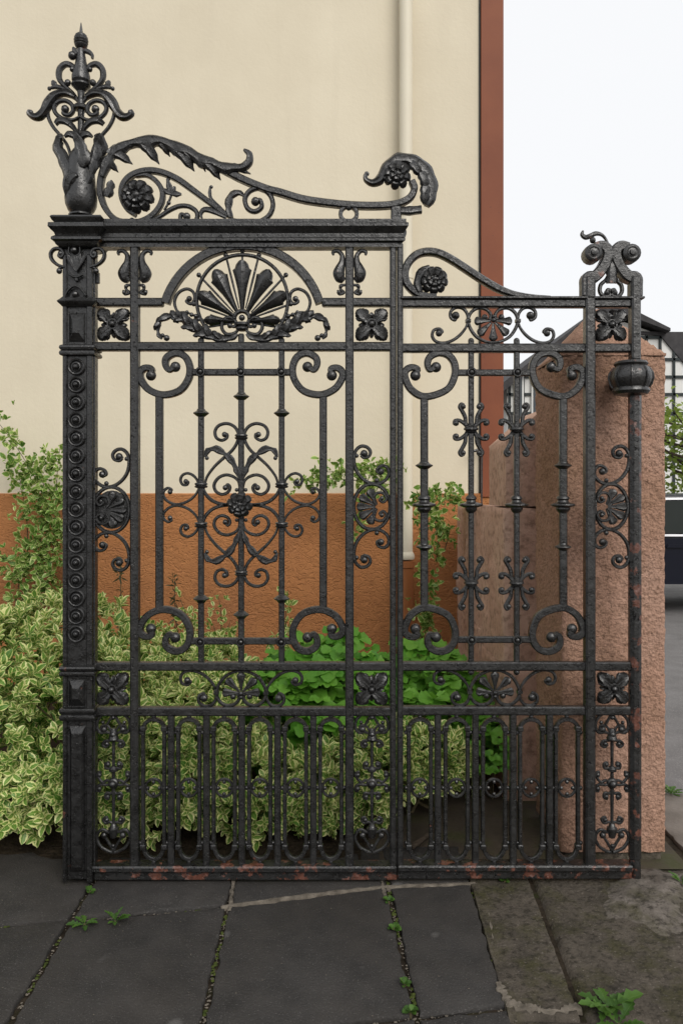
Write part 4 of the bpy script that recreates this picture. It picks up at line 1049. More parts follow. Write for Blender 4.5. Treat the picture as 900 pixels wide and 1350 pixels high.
# garden bed with an uneven surface
g = MB(); nx, ny = 50, 36; X0, X1, Y0, Y1 = -4.0, 0.16, 0.10, 2.6
vs = []
for j in range(ny + 1):
    for i in range(nx + 1):
        x = X0 + (X1 - X0) * i / nx; y = Y0 + (Y1 - Y0) * j / ny
        e = min(1.0, j / 4.0, (nx - i) / 4.0)
        vs.append((x, y, -0.012 + e * (0.04 + 0.04 * mnoise.noise((x * 3, y * 3, 0)) + 0.012 * mnoise.noise((x * 17, y * 17, 4)))))
g.add(vs, [(j * (nx + 1) + i, j * (nx + 1) + i + 1, (j + 1) * (nx + 1) + i + 1, (j + 1) * (nx + 1) + i) for j in range(ny) for i in range(nx)])
o = g.build('garden_bed', 'garden_soil', sharp=180); tag(o, kind='structure')
o = sheet('yard_floor', [(0.10, 0.10), (1.36, 0.10), (1.36, 0.84), (0.79, 0.84), (0.79, 2.5), (0.10, 2.5)], -0.004, 'damp_concrete')

pave = bpy.data.objects.new('pavement', None); COL.objects.link(pave); pave.location = (0, -0.5, 0); tag(pave, kind='structure')
# joints measured on the ground: three long lines across, cross joints between them
def lerp(a, b, t): return tuple(a[i] + (b[i] - a[i]) * t for i in range(2))
# line J1 (under the gate), y as function of x
j1x = [-4.0, -1.6, -0.93, -0.40, 0.17, 0.48, 3]
J1 = lambda x: float(np.interp(x, [-4, -1.15, -0.43, 0.14, 0.5, 1.2], [-0.80, -0.308, -0.185, -0.045, -0.02, 0.0]))
J2 = lambda x: float(np.interp(x, [-4, -0.4, 0.19, 0.45, 1.4], [-1.18, -0.86, -0.775, -0.73, -0.62]))
J3 = lambda x: J2(x) - 0.62
XJ = lambda k, y: [-2.05, -1.49, -0.935, -0.405, 0.172, 0.486][k] + (-0.0 - y) * [0.0, 0.015, 0.02, 0.026, 0.05, -0.012][k]
gap = 0.0085
def quad(k0, k1, ya, yb):
    """slab between cross joints k0,k1 and line functions ya (far), yb (near)"""
    P = []
    for k, f, sx in ((k0, yb, 1), (k1, yb, -1), (k1, ya, -1), (k0, ya, 1)):
        x = XJ(k, 0); y = f(x); x = XJ(k, y); y = f(x)
        P.append((x + sx * gap, y + (gap if f is yb else -gap)))
    return P
FAR = lambda x: 0.30
rows = [(FAR, J1), (J1, J2), (J2, J3)]
seed = 0
for r, (ya, yb) in enumerate(rows):
    for k in range(5):
        seed += 1
        dz = [0.0, -0.002, 0.0015, -0.001, 0.001][(k + r) % 5]
        rough_slab(quad(k, k + 1, ya, yb), dz, 0.03, seed=seed).build('slab', 'dark_slab', pave)
# pale mortar runs in two joints
def mortar(pts, wd, z=0.0005, seed=1):
    g = MB(); P = cr([p[:2] for p in pts], 16); vs = []
    for i, p in enumerate(P):
        q0, q1 = P[max(i - 1, 0)], P[min(i + 1, len(P) - 1)]; t = q1 - q0; t = t / (np.linalg.norm(t) or 1); nn = np.array((-t[1], t[0]))
        a = wd * (0.85 + 1.0 * mnoise.noise((i * 0.35, seed, 0.5))); b = wd * (0.85 + 1.0 * mnoise.noise((i * 0.35, seed, 9.5)))
        zz = z + 0.0025 + 0.0015 * mnoise.noise((i * .6, 3, seed))
        for s_, h in ((-a, -0.012), (-a * .7, zz), (0, zz + 0.001), (b * .7, zz), (b, -0.012)): vs.append((p[0] + nn[0] * s_, p[1] + nn[1] * s_, h))
    g.add(vs, [(i * 5 + j, i * 5 + j + 1, i * 5 + 6 + j, i * 5 + 5 + j) for i in range(len(P) - 1) for j in range(4)])
    return g
mortar([(-0.425, -0.19), (-0.2, -0.125), (0.0, -0.078), (0.17, -0.045), (0.33, -0.032), (0.50, -0.018)], 0.009, seed=2).build('mortar_joint', 'pale_mortar', pave)
mortar([gp(309, 1155), gp(305, 1180), gp(303, 1202)], 0.009, seed=5).build('mortar_joint', 'pale_mortar', pave)
mortar([gp(502, 1152), gp(504, 1168), gp(508, 1182)], 0.008, seed=6).build('mortar_joint', 'pale_mortar', pave)
mortar([gp(640, 1180), gp(652, 1250), gp(664, 1300), gp(672, 1330)], 0.008, -0.003, seed=8).build('mortar_joint', 'pale_mortar', pave)
mortar([gp(656, 1296), gp(664, 1312), gp(674, 1326), gp(700, 1332), gp(735, 1334), gp(762, 1326)], 0.016, 0.001, seed=11).build('mortar_joint', 'pale_mortar', pave)
mortar([gp(668, 1322), gp(690, 1328), gp(712, 1332)], 0.020, 0.002, seed=14).build('mortar_joint', 'pale_mortar', pave)
# mossy concrete strips by the pillar (uneven grid sheets)
def patch(name, quad_, z, amp, mat, n=26, seed=0.0, dome=0.0, soft=False):
    g = MB(); vs = []
    for j in range(n + 1):
        for i in range(n + 1):
            s_, t = i / n, j / n
            p = [(quad_[0][k] * (1 - s_) + quad_[1][k] * s_) * (1 - t) + (quad_[3][k] * (1 - s_) + quad_[2][k] * s_) * t for k in (0, 1)]
            e = min(s_, t, 1 - s_, 1 - t)
            h = z + amp * (mnoise.noise((p[0] * 7 + seed, p[1] * 7, seed)) + 0.5 * mnoise.noise((p[0] * 25, p[1] * 25, seed))) + dome * min(1, e * 4)
            if soft: h = -0.02 + (z + dome + 0.02) * min(1, e * 3.5) ** 0.7 + amp * (mnoise.noise((p[0] * 9, p[1] * 9, seed)) + 0.5 * mnoise.noise((p[0] * 26, p[1] * 26, seed)))
            elif e < 1e-6: h = -0.03
            vs.append((p[0] + 0.004 * mnoise.noise((p[0] * 30, p[1] * 30, 1)), p[1], h))
    g.add(vs, [(j * (n + 1) + i, j * (n + 1) + i + 1, (j + 1) * (n + 1) + i + 1, (j + 1) * (n + 1) + i) for j in range(n) for i in range(n)])
    o = g.build(name, mat, sharp=60); return o
o = patch('concrete_strip', [gp(669, 1345)[:2], gp(769, 1350)[:2], gp(693, 1148)[:2], (0.481, 0.07)], 0.001, 0.003, 'mossy_concrete', 40, 3); o.parent = pave; o.location -= pave.location
o = patch('concrete_strip', [gp(771, 1352)[:2], (1.75, -0.80), (1.60, 0.12), gp(695, 1147)[:2]], 0.000, 0.005, 'mossy_concrete', 40, 7); o.parent = pave; o.location -= pave.location
o = patch('concrete_strip', [(0.40, -1.9), (2.4, -1.9), (2.4, -0.82), (0.46, -0.765)], 0.000, 0.005, 'mossy_concrete', 40, 9); o.parent = pave; o.location -= pave.location
o = patch('footing_stone', [gp(770, 1222)[:2], gp(925, 1250)[:2], gp(915, 1140)[:2], gp(800, 1136)[:2]], 0.004, 0.011, 'footing', 44, 5, 0.010, True); o.parent = pave; o.location -= pave.location
# light paving beyond the pillar, asphalt road
for i, (x0, x1, y0, y1) in enumerate(((1.40, 1.72, 0.20, 0.86), (1.74, 2.4, 0.16, 0.86), (1.62, 2.4, -0.62, 0.14))):
    rough_slab([(x0, y0), (x1, y0 + 0.02), (x1, y1), (x0, y1)], 0.004, 0.03, seed=60 + i, bev=0.01).build('slab', 'grey_paving', pave)
o = sheet('road', [(1.30, 0.88), (60, 0.95), (60, 60), (1.30, 60)], -0.010, 'asphalt')

# ================================================================== BUILDING
WY = 2.5
bld = empty('building', (-2, WY, 0)); tag(bld, 'cream rendered building with ochre plinth and red brown corner board', 'building')
g = MB(); g.box(-9, 1.10, WY, 10, -0.04, 7.2); g.build('wall', 'cream_plaster', bld)
g = MB(); g.box(-9.02, 1.03, WY - 0.018, WY + 0.1, -0.03, 1.447, 0.008); g.build('plinth', 'ochre_stucco', bld)
g = MB(); g.box(0.957, 1.112, WY - 0.030, WY + 0.35, 1.42, 7.1, 0.004); g.build('corner_board', 'redbrown_board', bld)
g = MB(); g.box(0.947, 0.956, WY - 0.012, WY + 0.1, 1.45, 7.1); g.build('sealing_strip', 'dark_timber', bld)
rf = MB(); rf.prism([(1.22, 7.0), (1.22, 7.12), (-4, 11.5), (-9.9, 7.12), (-9.9, 7.0), (-4, 11.2)], WY - 0.75, 10.6); rf.build('roof', 'roof_slate', bld)
# downpipe
dp = empty('downpipe', (0.437, WY - 0.09, 0)); tag(dp, 'cream rainwater downpipe on the building, its foot painted ochre', 'downpipe')
pc = (0.437, WY - 0.09)
g = MB(); g.lathe([(0.046, 1.02), (0.046, 7.0)], pc, 20); g.build('pipe', 'cream_paint', dp)
g = MB(); g.lathe([(0.046, 1.05), (0.050, 1.045), (0.058, 1.03), (0.060, 1.012), (0.056, 1.0), (0.045, 0.998)], pc, 20); g.build('socket', 'cream_paint', dp)
g = MB(); g.lathe([(0.05, 0.0), (0.05, 0.94), (0.057, 0.945), (0.057, 0.985), (0.047, 0.99)], pc, 20); g.build('lower_pipe', 'ochre_paint', dp)
for z in (2.9, 5.2):
    g = MB(); g.lathe([(0.047, z), (0.0505, z + 0.002), (0.0505, z + 0.026), (0.047, z + 0.028)], pc, 20); g.box(pc[0] - 0.012, pc[0] + 0.012, pc[1] + 0.04, WY + 0.02, z + 0.004, z + 0.024)
    g.build('bracket', 'cream_paint', dp)
# conductor rod by the corner
o = MB().tube([(0.955, WY - 0.07, 0.4), (0.953, WY - 0.07, 1.2), (0.957, WY - 0.065, 1.74), (0.95, WY - 0.03, 1.78)], 0.006, 6)
o.tube([(0.955, WY - 0.065, 1.75), (0.90, WY - 0.08, 1.735), (0.87, WY - 0.09, 1.732)], [0.010, 0.011, 0.004], 6)
tag(o.build('conductor_rod', 'worn_iron'), 'thin dark metal rod with hook on the building corner', 'rod')

# ================================================================== SANDSTONE PILLAR (displaced faces, real relief)
def stone_block(x0, x1, y0, y1, z0, z1, res, amp, seed, top=None, freq=38.0):
    """box with gridded faces pushed in and out by noise; top = optional function z(x, y)"""
    bm = bmesh.new(); cache = {}
    def V(p):
        k = tuple(round(c, 5) for c in p)
        if k not in cache: cache[k] = bm.verts.new(p)
        return cache[k]
    nx_, ny_, nz_ = [max(2, int(round(L / res))) for L in (x1 - x0, y1 - y0, z1 - z0)]
    X = np.linspace(x0, x1, nx_ + 1); Y = np.linspace(y0, y1, ny_ + 1); Zs = np.linspace(z0, z1, nz_ + 1)
    def face(A, B, f):
        for i in range(len(A) - 1):
            for j in range(len(B) - 1):
                try: bm.faces.new([V(f(A[i], B[j])), V(f(A[i + 1], B[j])), V(f(A[i + 1], B[j + 1])), V(f(A[i], B[j + 1]))])
                except ValueError: pass
    for y in (y0, y1): face(X, Zs, lambda a, b, y=y: (a, y, b))
    for x in (x0, x1): face(Y, Zs, lambda a, b, x=x: (x, a, b))
    face(X, Y, lambda a, b: (a, b, z1))
    cx, cy = (x0 + x1) / 2, (y0 + y1) / 2
    for v in bm.verts:
        p = v.co.copy()
        if top and p.z > z0 + 0.6 * (z1 - z0):
            t = (p.z - z0) / (z1 - z0)
            zt = top(p.x, p.y)
            if abs(p.z - z1) < 1e-6: p.z = zt
            else: p.z = z0 + (p.z - z0) * (1 + (zt - z1) / (z1 - z0) * max(0, (t - 0.6) / 0.4))
        n1 = mnoise.noise((p.x * freq, p.y * freq, p.z * freq + seed)); n2 = mnoise.noise((p.x * freq * 2.3, p.y * freq * 2.3, p.z * freq * 2.3 + seed))
        n3 = mnoise.noise((p.x * 5, p.y * 5, p.z * 5 + seed))
        h = amp * (n1 + 0.6 * n2 + 0.8 * n3)
        d = Vector((0, 0, 0))
        if abs(v.co.x - x0) < 1e-6: d.x -= 1
        if abs(v.co.x - x1) < 1e-6: d.x += 1
        if abs(v.co.y - y0) < 1e-6: d.y -= 1
        if abs(v.co.y - y1) < 1e-6: d.y += 1
        if d.length > 1.1: d *= 0.35; p -= Vector(d) * 0.010
        if abs(v.co.z - z1) < 1e-6 and not top: d.z += 0.7
        v.co = p + d * h
    me = bpy.data.meshes.new('stone'); bm.to_mesh(me); bm.free()
    return me
def put_block(name, me, mat, parent, sharp=180):
    finish(me, mat, sharp)
    co = np.empty(len(me.vertices) * 3); me.vertices.foreach_get('co', co); co = co.reshape(-1, 3)
    c = (co.min(0) + co.max(0)) / 2; me.vertices.foreach_set('co', (co - c).ravel()); me.update()
    return put(name, me, Vector(c), parent)
PX0, PX1, PY0, PY1 = 0.875, 1.29, 0.17, 0.60
pil = empty('stone_pillar', ((PX0 + PX1) / 2, (PY0 + PY1) / 2, 0)); tag(pil, 'rough pink sandstone gate pillar with pyramid cap behind the hinge post', 'pillar')
EAVE = 2.005
put_block('shaft', stone_block(PX0, PX1, PY0, PY1, 0.03, EAVE, 0.0115, 0.0058, 3.0), 'rough_sandstone', pil)
def pyr(x, y):
    d = max(abs(x - (PX0 + PX1) / 2) / ((PX1 - PX0) / 2), abs(y - (PY0 + PY1) / 2) / ((PY1 - PY0) / 2))
    return EAVE + 0.012 + 0.235 * (1 - min(1, d))
put_block('cap', stone_block(PX0 - 0.004, PX1 + 0.004, PY0 - 0.004, PY1 + 0.004, EAVE + 0.002, EAVE + 0.012, 0.02, 0.0025, 5.0, pyr), 'rough_sandstone', pil, 60)
put_block('base', stone_block(PX0 + 0.01, PX1 - 0.008, PY0 + 0.012, PY1 - 0.01, -0.04, 0.03, 0.03, 0.012, 8.0), 'mossy_concrete', pil)
# old sandstone wall behind it
sw = empty('stone_wall', (0.95, 1.3, 0)); tag(sw, 'old weathered sandstone garden wall of big blocks behind the gate pillar', 'wall')
put_block('stone_block', stone_block(0.772, 1.20, 0.78, 1.42, -0.04, 0.62, 0.035, 0.009, 11.0, None, 12), 'old_sandstone', sw)
put_block('stone_block', stone_block(0.768, 1.20, 1.428, 2.30, -0.04, 0.70, 0.035, 0.010, 12.0, None, 12), 'old_sandstone', sw)
put_block('stone_block', stone_block(0.770, 1.19, 0.775, 1.60, 0.628, 1.385, 0.035, 0.010, 13.0, None, 12), 'old_sandstone', sw)
put_block('stone_block', stone_block(0.764, 1.19, 1.608, 2.29, 0.708, 1.372, 0.035, 0.011, 14.0, None, 12), 'old_sandstone', sw)
put_block('coping_stone', stone_block(0.775, 1.16, 0.772, 1.21, 1.394, 1.70, 0.035, 0.007, 15.0, lambda x, y: 1.70 + 0.9 * max(0.0, 0.19 - abs(x - 0.968)) , 12), 'old_sandstone', sw, 60)

# ================================================================== FAR HOUSE, FENCE, TREE, CAR
hs_ = empty('half_timbered_house', (8.5, 18, 0)); tag(hs_, 'white half timbered house with dark slate roof across the road', 'house')
HY = 18.0; HD = HY + 3
def hp(px, py, d=HD): return ((px - 450) * d / 1050.0, EYE + (645 - py) * d / 1050.0)
xl, xr = hp(668, 0)[0], 14.5
ez = hp(0, 510)[1]; apx, apz = hp(800, 404)
z44 = hp(0, 441)[1]
g = MB(); g.prism([(xl, -0.05), (xr, -0.05), (xr, z44), (hp(868, 0)[0], z44), (apx, apz - 0.25), (xl, ez)], HY, HY + 9); g.build('wall', 'house_white', hs_)
g = MB(); sl_ = (apz - ez) / (apx - xl)
g.prism([(xl - 0.55, ez - 0.55 * sl_), (xl - 0.55, ez - 0.55 * sl_ + 0.22), (apx, apz + 0.12), hp(876, 436), hp(876, 440), (apx, apz - 0.15)], HY - 0.35, HY + 9.3); rfo = g.build('roof', 'roof_slate', hs_)
def beam(x0, z0, x1, z1, wd=0.07, y=HY):
    d = Vector((x1 - x0, z1 - z0)); L = d.length; nn = Vector((-d.y, d.x)) / L * wd / 2
    g = MB(); g.prism([(x0 + nn.x, z0 + nn.y), (x1 + nn.x, z1 + nn.y), (x1 - nn.x, z1 - nn.y), (x0 - nn.x, z0 - nn.y)], y - 0.05, y + 0.05); g.build('beam', 'dark_timber', hs_)
zs = [hp(0, v)[1] for v in (445, 474, 497, 520, 545, 575, 605)]
for i, z in enumerate(zs): beam(xl if z < ez else xl + (z - ez) / sl_ + 0.15, z, xr, z)
k = 0
x = xl + 0.06
while x < xr:
    beam(x, 0.0, x, min(ez - 0.02 + max(0, (x - xl) * sl_ * 0.9), z44), 0.06); x += 0.36
for (xa, xb) in ((7.4, 8.3), (9.9, 10.8), (12.2, 13.1)):
    for za, zb in ((0.9, 2.1),):
        w_ = MB().box(xa, xb, HY - 0.09, HY + 0.02, za, zb, 0.01).build('window', 'house_white', hs_)
        MB().box(xa + 0.08, (xa + xb) / 2 - 0.03, HY - 0.11, HY - 0.08, za + 0.08, zb - 0.08).build('pane', 'window_glass', w_)
        MB().box((xa + xb) / 2 + 0.03, xb - 0.08, HY - 0.11, HY - 0.08, za + 0.08, zb - 0.08).build('pane', 'window_glass', w_)
for (xa, xb) in ((xl + 0.18, xl + 0.42), (xl + 0.62, xl + 0.85)):
    w_ = MB().box(xa, xb, HY - 0.09, HY + 0.02, zs[3] - 0.75, zs[2] + 0.1, 0.01).build('window', 'house_white', hs_)
    MB().box(xa + 0.05, xb - 0.05, HY - 0.11, HY - 0.08, zs[3] - 0.70, zs[2] + 0.04).build('pane', 'window_glass', w_)
# gabled dormer wing on the right with dark overhanging roof
wx0, wz0 = hp(866, 438); wx1, wz1 = hp(905, 478)
g = MB(); g.prism([hp(840, 441), hp(840, 437), hp(868, 438), hp(1010, 438), hp(1010, 600), hp(1002, 600), hp(869, 443)], HY - 0.06, HY + 0.5); g.build('wing_roof', 'roof_slate', hs_)

# spiked railing far behind the wall
fe = empty('iron_fence', (2.4, 6.5, 0)); tag(fe, 'small dark spiked iron railing far behind the garden wall', 'fence')
for i in range(16):
    x = 1.6 + 0.14 * i
    MB().tube([(x, 6.5, 0.0), (x, 6.5, 2.05), (x, 6.5, 2.09), (x, 6.5, 2.20)], [0.010, 0.010, 0.022, 0.002], 6).build('picket', 'worn_iron', fe)
for z in (0.4, 1.85): MB().box(1.55, 3.75, 6.485, 6.515, z, z + 0.03).build('rail', 'worn_iron', fe)

# car parked across the road
car = empty('parked_car', (5.2, 7.1, 0)); tag(car, 'dark blue parked car seen past the right edge of the sandstone pillar', 'car')
CX, CY = 2.75, 6.35      # rear bumper x, near side y
prof = [(0.02, 0.42), (0.0, 0.62), (0.05, 0.92), (0.12, 0.98), (0.30, 1.24), (0.55, 1.36), (1.1, 1.42), (2.0, 1.42), (2.55, 1.34), (3.20, 0.98), (4.0, 0.86), (4.25, 0.72), (4.32, 0.52), (4.28, 0.34), (3.9, 0.26)]
def carshell(profile, half, y_c, tum):
    """loft of the side profile across the width: greenhouse leans in by tum"""
    g = MB(); st = [(-1, 0.0), (-0.97, 0.045), (-0.85, 0.012), (0, -0.01), (0.85, 0.012), (0.97, 0.045), (1, 0.0)]
    rows = []
    for s_, sh in st:
        row = []
        for x, z in profile:
            inn = tum * max(0, (z - 0.92)) / 0.5
            shr = 0.06 if abs(s_) == 1 else (0.018 if abs(s_) > 0.9 else 0.0)
            row.append((CX + x + (0.5 - x / 4.3) * 2 * shr, y_c + s_ * (half - inn), z - (shr * 0.8 if z > 0.6 else -shr * 0.3)))
        rows.append(row)
    n_ = len(profile); vs = sum(rows, []); fs = []
    for r in range(len(st) - 1):
        for i in range(n_): fs.append((r * n_ + i, r * n_ + (i + 1) % n_, (r + 1) * n_ + (i + 1) % n_, (r + 1) * n_ + i))
    fs += [tuple(range(n_)), tuple(range(len(vs) - n_, len(vs)))[::-1]]
    g.add(vs, fs); return g
yc = CY + 0.86
carshell(prof, 0.86, yc, 0.08).build('body', 'car_paint', car, 40)
def sidepoly(pts, off, name, mat, par, th=0.02):
    for sgn in (-1, 1):
        g = MB(); n_ = len(pts)
        yy = [yc + sgn * (0.86 - 0.08 * max(0, z - 0.92) / 0.5 + off) for x, z in pts]
        vs = [(CX + x, y, z) for (x, z), y in zip(pts, yy)] + [(CX + x, y - sgn * th, z) for (x, z), y in zip(pts, yy)]
        g.add(vs, [tuple(range(n_)), tuple(range(n_, 2 * n_))[::-1]] + [(i, (i + 1) % n_, n_ + (i + 1) % n_, n_ + i) for i in range(n_)]); g.build(name, mat, par)
sidepoly([(0.36, 0.97), (0.52, 1.25), (0.95, 1.33), (0.95, 0.96)], 0.004, 'window', 'car_glass', car)
sidepoly([(1.0, 0.96), (1.0, 1.335), (1.62, 1.345), (1.62, 0.955)], 0.004, 'window', 'car_glass', car)
sidepoly([(1.72, 0.955), (1.72, 1.345), (2.2, 1.33), (2.55, 1.22), (2.92, 0.99), (2.92, 0.95)], 0.004, 'window', 'car_glass', car)
sidepoly([(0.30, 0.925), (0.30, 0.952), (3.0, 0.935), (3.0, 0.91)], 0.008, 'trim_strip', 'bright_trim', car)
sidepoly([(0.45, 1.335), (0.62, 1.372), (2.3, 1.385), (2.5, 1.35), (2.3, 1.36), (0.62, 1.346)], 0.012, 'roof_rail', 'bright_trim', car, 0.03)
sidepoly([(0.9, 0.36), (1.02, 0.9), (1.66, 0.9), (1.66, 0.36)], 0.004, 'door', 'car_paint', car)
sidepoly([(1.68, 0.36), (1.68, 0.9), (2.9, 0.88), (2.8, 0.36)], 0.004, 'door', 'car_paint', car)
for x in (1.05, 1.75): sidepoly([(x, 0.80), (x + 0.02, 0.825), (x + 0.2, 0.825), (x + 0.22, 0.80), (x + 0.2, 0.79), (x + 0.02, 0.79)], 0.03, 'door_handle', 'car_paint', car, 0.025)
for x in (0.72, 3.52):
    for y in (CY - 0.005, yc + 0.86 - 0.19):
        def ring_y(pr, name, mat, par):
            g = MB(); n_ = 20; vs = []
            for r, yy in pr:
                for j in range(n_): vs.append((CX + x + r * math.cos(2 * PI * j / n_), y + yy, 0.31 + r * math.sin(2 * PI * j / n_)))
            fs = [(i * n_ + j, i * n_ + (j + 1) % n_, (i + 1) * n_ + (j + 1) % n_, (i + 1) * n_ + j) for i in range(len(pr) - 1) for j in range(n_)]
            fs += [tuple(range(n_)), tuple(range(len(vs) - n_, len(vs)))]
            g.add(vs, fs); return g.build(name, mat, par)
        w_ = ring_y([(0.20, 0.0), (0.29, -0.005), (0.315, 0.02), (0.315, 0.18), (0.29, 0.205), (0.20, 0.20)], 'wheel', 'tyre_rubber', car)
        ring_y([(0.05, -0.012), (0.07, -0.008), (0.17, 0.01), (0.205, -0.008), (0.205, 0.208), (0.05, 0.208)], 'rim', 'rim_metal', w_)
for y0 in (CY + 0.03, yc + 0.55):
    MB().box(CX - 0.01, CX + 0.14, y0, y0 + 0.28, 0.72, 0.88, 0.02).build('tail_light', 'lamp_lens', car)
    MB().box(CX + 4.12, CX + 4.29, y0, y0 + 0.28, 0.56, 0.70, 0.02).build('headlight', 'bright_trim', car)
# ================================================================== FOLIAGE
def leaf_template(kind='oval'):
    """verts (x across, y along, z up), faces, attr (along, across)"""
    if kind == 'oval':
        st = [(0.0, 0.08), (0.14, 0.55), (0.40, 0.98), (0.66, 0.95), (0.88, 0.55), (1.0, 0.06)]
        wd = 0.30
    elif kind == 'blade':
        st = [(0.0, 0.06), (0.25, 0.7), (0.5, 1.0), (0.78, 0.6), (1.0, 0.03)]; wd = 0.10
    elif kind == 'lobed':
        st = [(0.0, 0.10), (0.25, 0.55), (0.48, 0.95), (0.62, 0.80), (0.78, 1.0), (0.90, 0.62), (1.0, 0.42)]; wd = 0.50
    elif kind == 'toothed':
        st = [(0.0, 0.10), (0.15, 0.12), (0.22, 0.55), (0.30, 0.25), (0.42, 0.85), (0.50, 0.4), (0.66, 1.0), (0.76, 0.55), (0.88, 0.6), (1.0, 0.05)]; wd = 0.22
    V, A, F = [], [], []
    for s_, h in st:
        fold = 0.13 * h * wd / 0.27
        for t in (-1, 0, 1):
            V.append((t * h * wd, s_, abs(t) * fold - 0.16 * s_ * s_)); A.append((s_, t, 0))
    for i in range(len(st) - 1):
        for j in (0, 1): F.append((3 * i + j, 3 * i + j + 1, 3 * i + 4 + j, 3 * i + 3 + j))
    return np.array(V, float), np.array(F, int), np.array(A, float)
TPL = {k: leaf_template(k) for k in ('oval', 'blade', 'lobed', 'toothed')}

def leaf_mesh(tpl, places, mat, name):
    V, F, A = TPL[tpl]; n_ = len(places); nv = len(V)
    P = np.array([p[0] for p in places]); R_ = np.array([p[1] for p in places]); Sx = np.array([p[2] for p in places]); T = np.array([p[3] for p in places])
    co = np.einsum('nij,vj->nvi', R_, V) * Sx[:, None, None] + P[:, None, :]
    fs = (F[None, :, :] + (np.arange(n_) * nv)[:, None, None]).reshape(-1, 4)
    me = bpy.data.meshes.new(name)
    me.vertices.add(n_ * nv); me.vertices.foreach_set('co', co.ravel())
    me.loops.add(fs.size); me.loops.foreach_set('vertex_index', fs.ravel().astype(np.int32))
    me.polygons.add(len(fs)); me.polygons.foreach_set('loop_start', np.arange(0, fs.size, 4, dtype=np.int32))
    me.update(calc_edges=True)
    at = np.repeat(A[None], n_, 0); at[:, :, 2] = T[:, None]
    a = me.attributes.new('leaf', 'FLOAT_VECTOR', 'POINT'); a.data.foreach_set('vector', at.ravel())
    me.polygons.foreach_set('use_smooth', [True] * len(fs)); me.materials.append(M[mat])
    return me

def frame(direction, roll=0.0, up=(0, 0, 1)):
    """rotation with local y along direction, local z as near to up as possible"""
    y = np.array(direction, float); y /= np.linalg.norm(y)
    u = np.array(up, float); z = u - y * u.dot(y)
    if np.linalg.norm(z) < 1e-3: z = np.array((1.0, 0, 0)) - y * y[0]
    z /= np.linalg.norm(z); x = np.cross(y, z)
    c, s_ = math.cos(roll), math.sin(roll)
    return np.stack([x * c + z * s_, y, z * c - x * s_], 1)

VAR = {}
def single_leaf(tpl, mat, k):
    key = (tpl, mat, k)
    if key not in VAR: VAR[key] = leaf_mesh(tpl, [((0, 0, 0), np.eye(3), 1.0, (k + 0.5) / 6)], mat, 'leaf')
    return VAR[key]

def plant(root, places, tpl, mat, n_single=200, name='foliage'):
    """nearest leaves as parts of their own, the rest one joined part"""
    cz = np.array((0, -3.0, EYE))
    order = sorted(range(len(places)), key=lambda i: np.linalg.norm(np.array(places[i][0]) - cz) - 1.5 * places[i][2])
    near = set(order[:n_single])
    base = wloc(root)
    for i in near:
        p, R_, s_, t = places[i]
        o = bpy.data.objects.new('leaf', single_leaf(tpl, mat, min(5, int(t * 6)))); COL.objects.link(o); o.parent = root
        o.matrix_local = Matrix.Translation(Vector(p) - base) @ Matrix([list(r) for r in R_]).to_4x4() @ Matrix.Scale(s_, 4)
    rest = [places[i] for i in order[n_single:]]
    if rest:
        rest = [(np.array(p) - np.array(base), R_, s_, t) for p, R_, s_, t in rest]
        o = bpy.data.objects.new(name, leaf_mesh(tpl, rest, mat, name)); COL.objects.link(o); o.parent = root; tag(o, kind='stuff')

def whorl(out, p, n, size, count=7, tint=(0.2, 1.0), spread=(25, 75)):
    n = np.array(n, float); n /= np.linalg.norm(n)
    a = np.cross(n, (0.31, 0.17, 0.9)); a /= np.linalg.norm(a); b = np.cross(n, a)
    ph = random.uniform(0, 6.28); tt = random.uniform(*tint)
    for k in range(count):
        t = ph + 2.4 * k; el = math.radians(random.uniform(*spread)) if k > 1 else math.radians(random.uniform(5, 30))
        r = a * math.cos(t) + b * math.sin(t)
        d = n * math.cos(el) + r * math.sin(el)
        s_ = size * random.uniform(0.55, 1.22)
        q = np.array(p) - n * size * 0.12 * k * random.uniform(0.5, 1.2) + r * size * 0.05
        out.append((q, frame(d, random.uniform(-0.35, 0.35), n), s_, min(1, max(0, tt + random.uniform(-0.2, 0.2)))))

def stems(root, segs, mat='twig', name='stem'):
    for pts, r0, r1 in segs:
        P = cr(pts, 4); g = MB(); g.tube(P, list(np.linspace(r0, r1, len(P))), 5)
        g.build(name, mat, root)

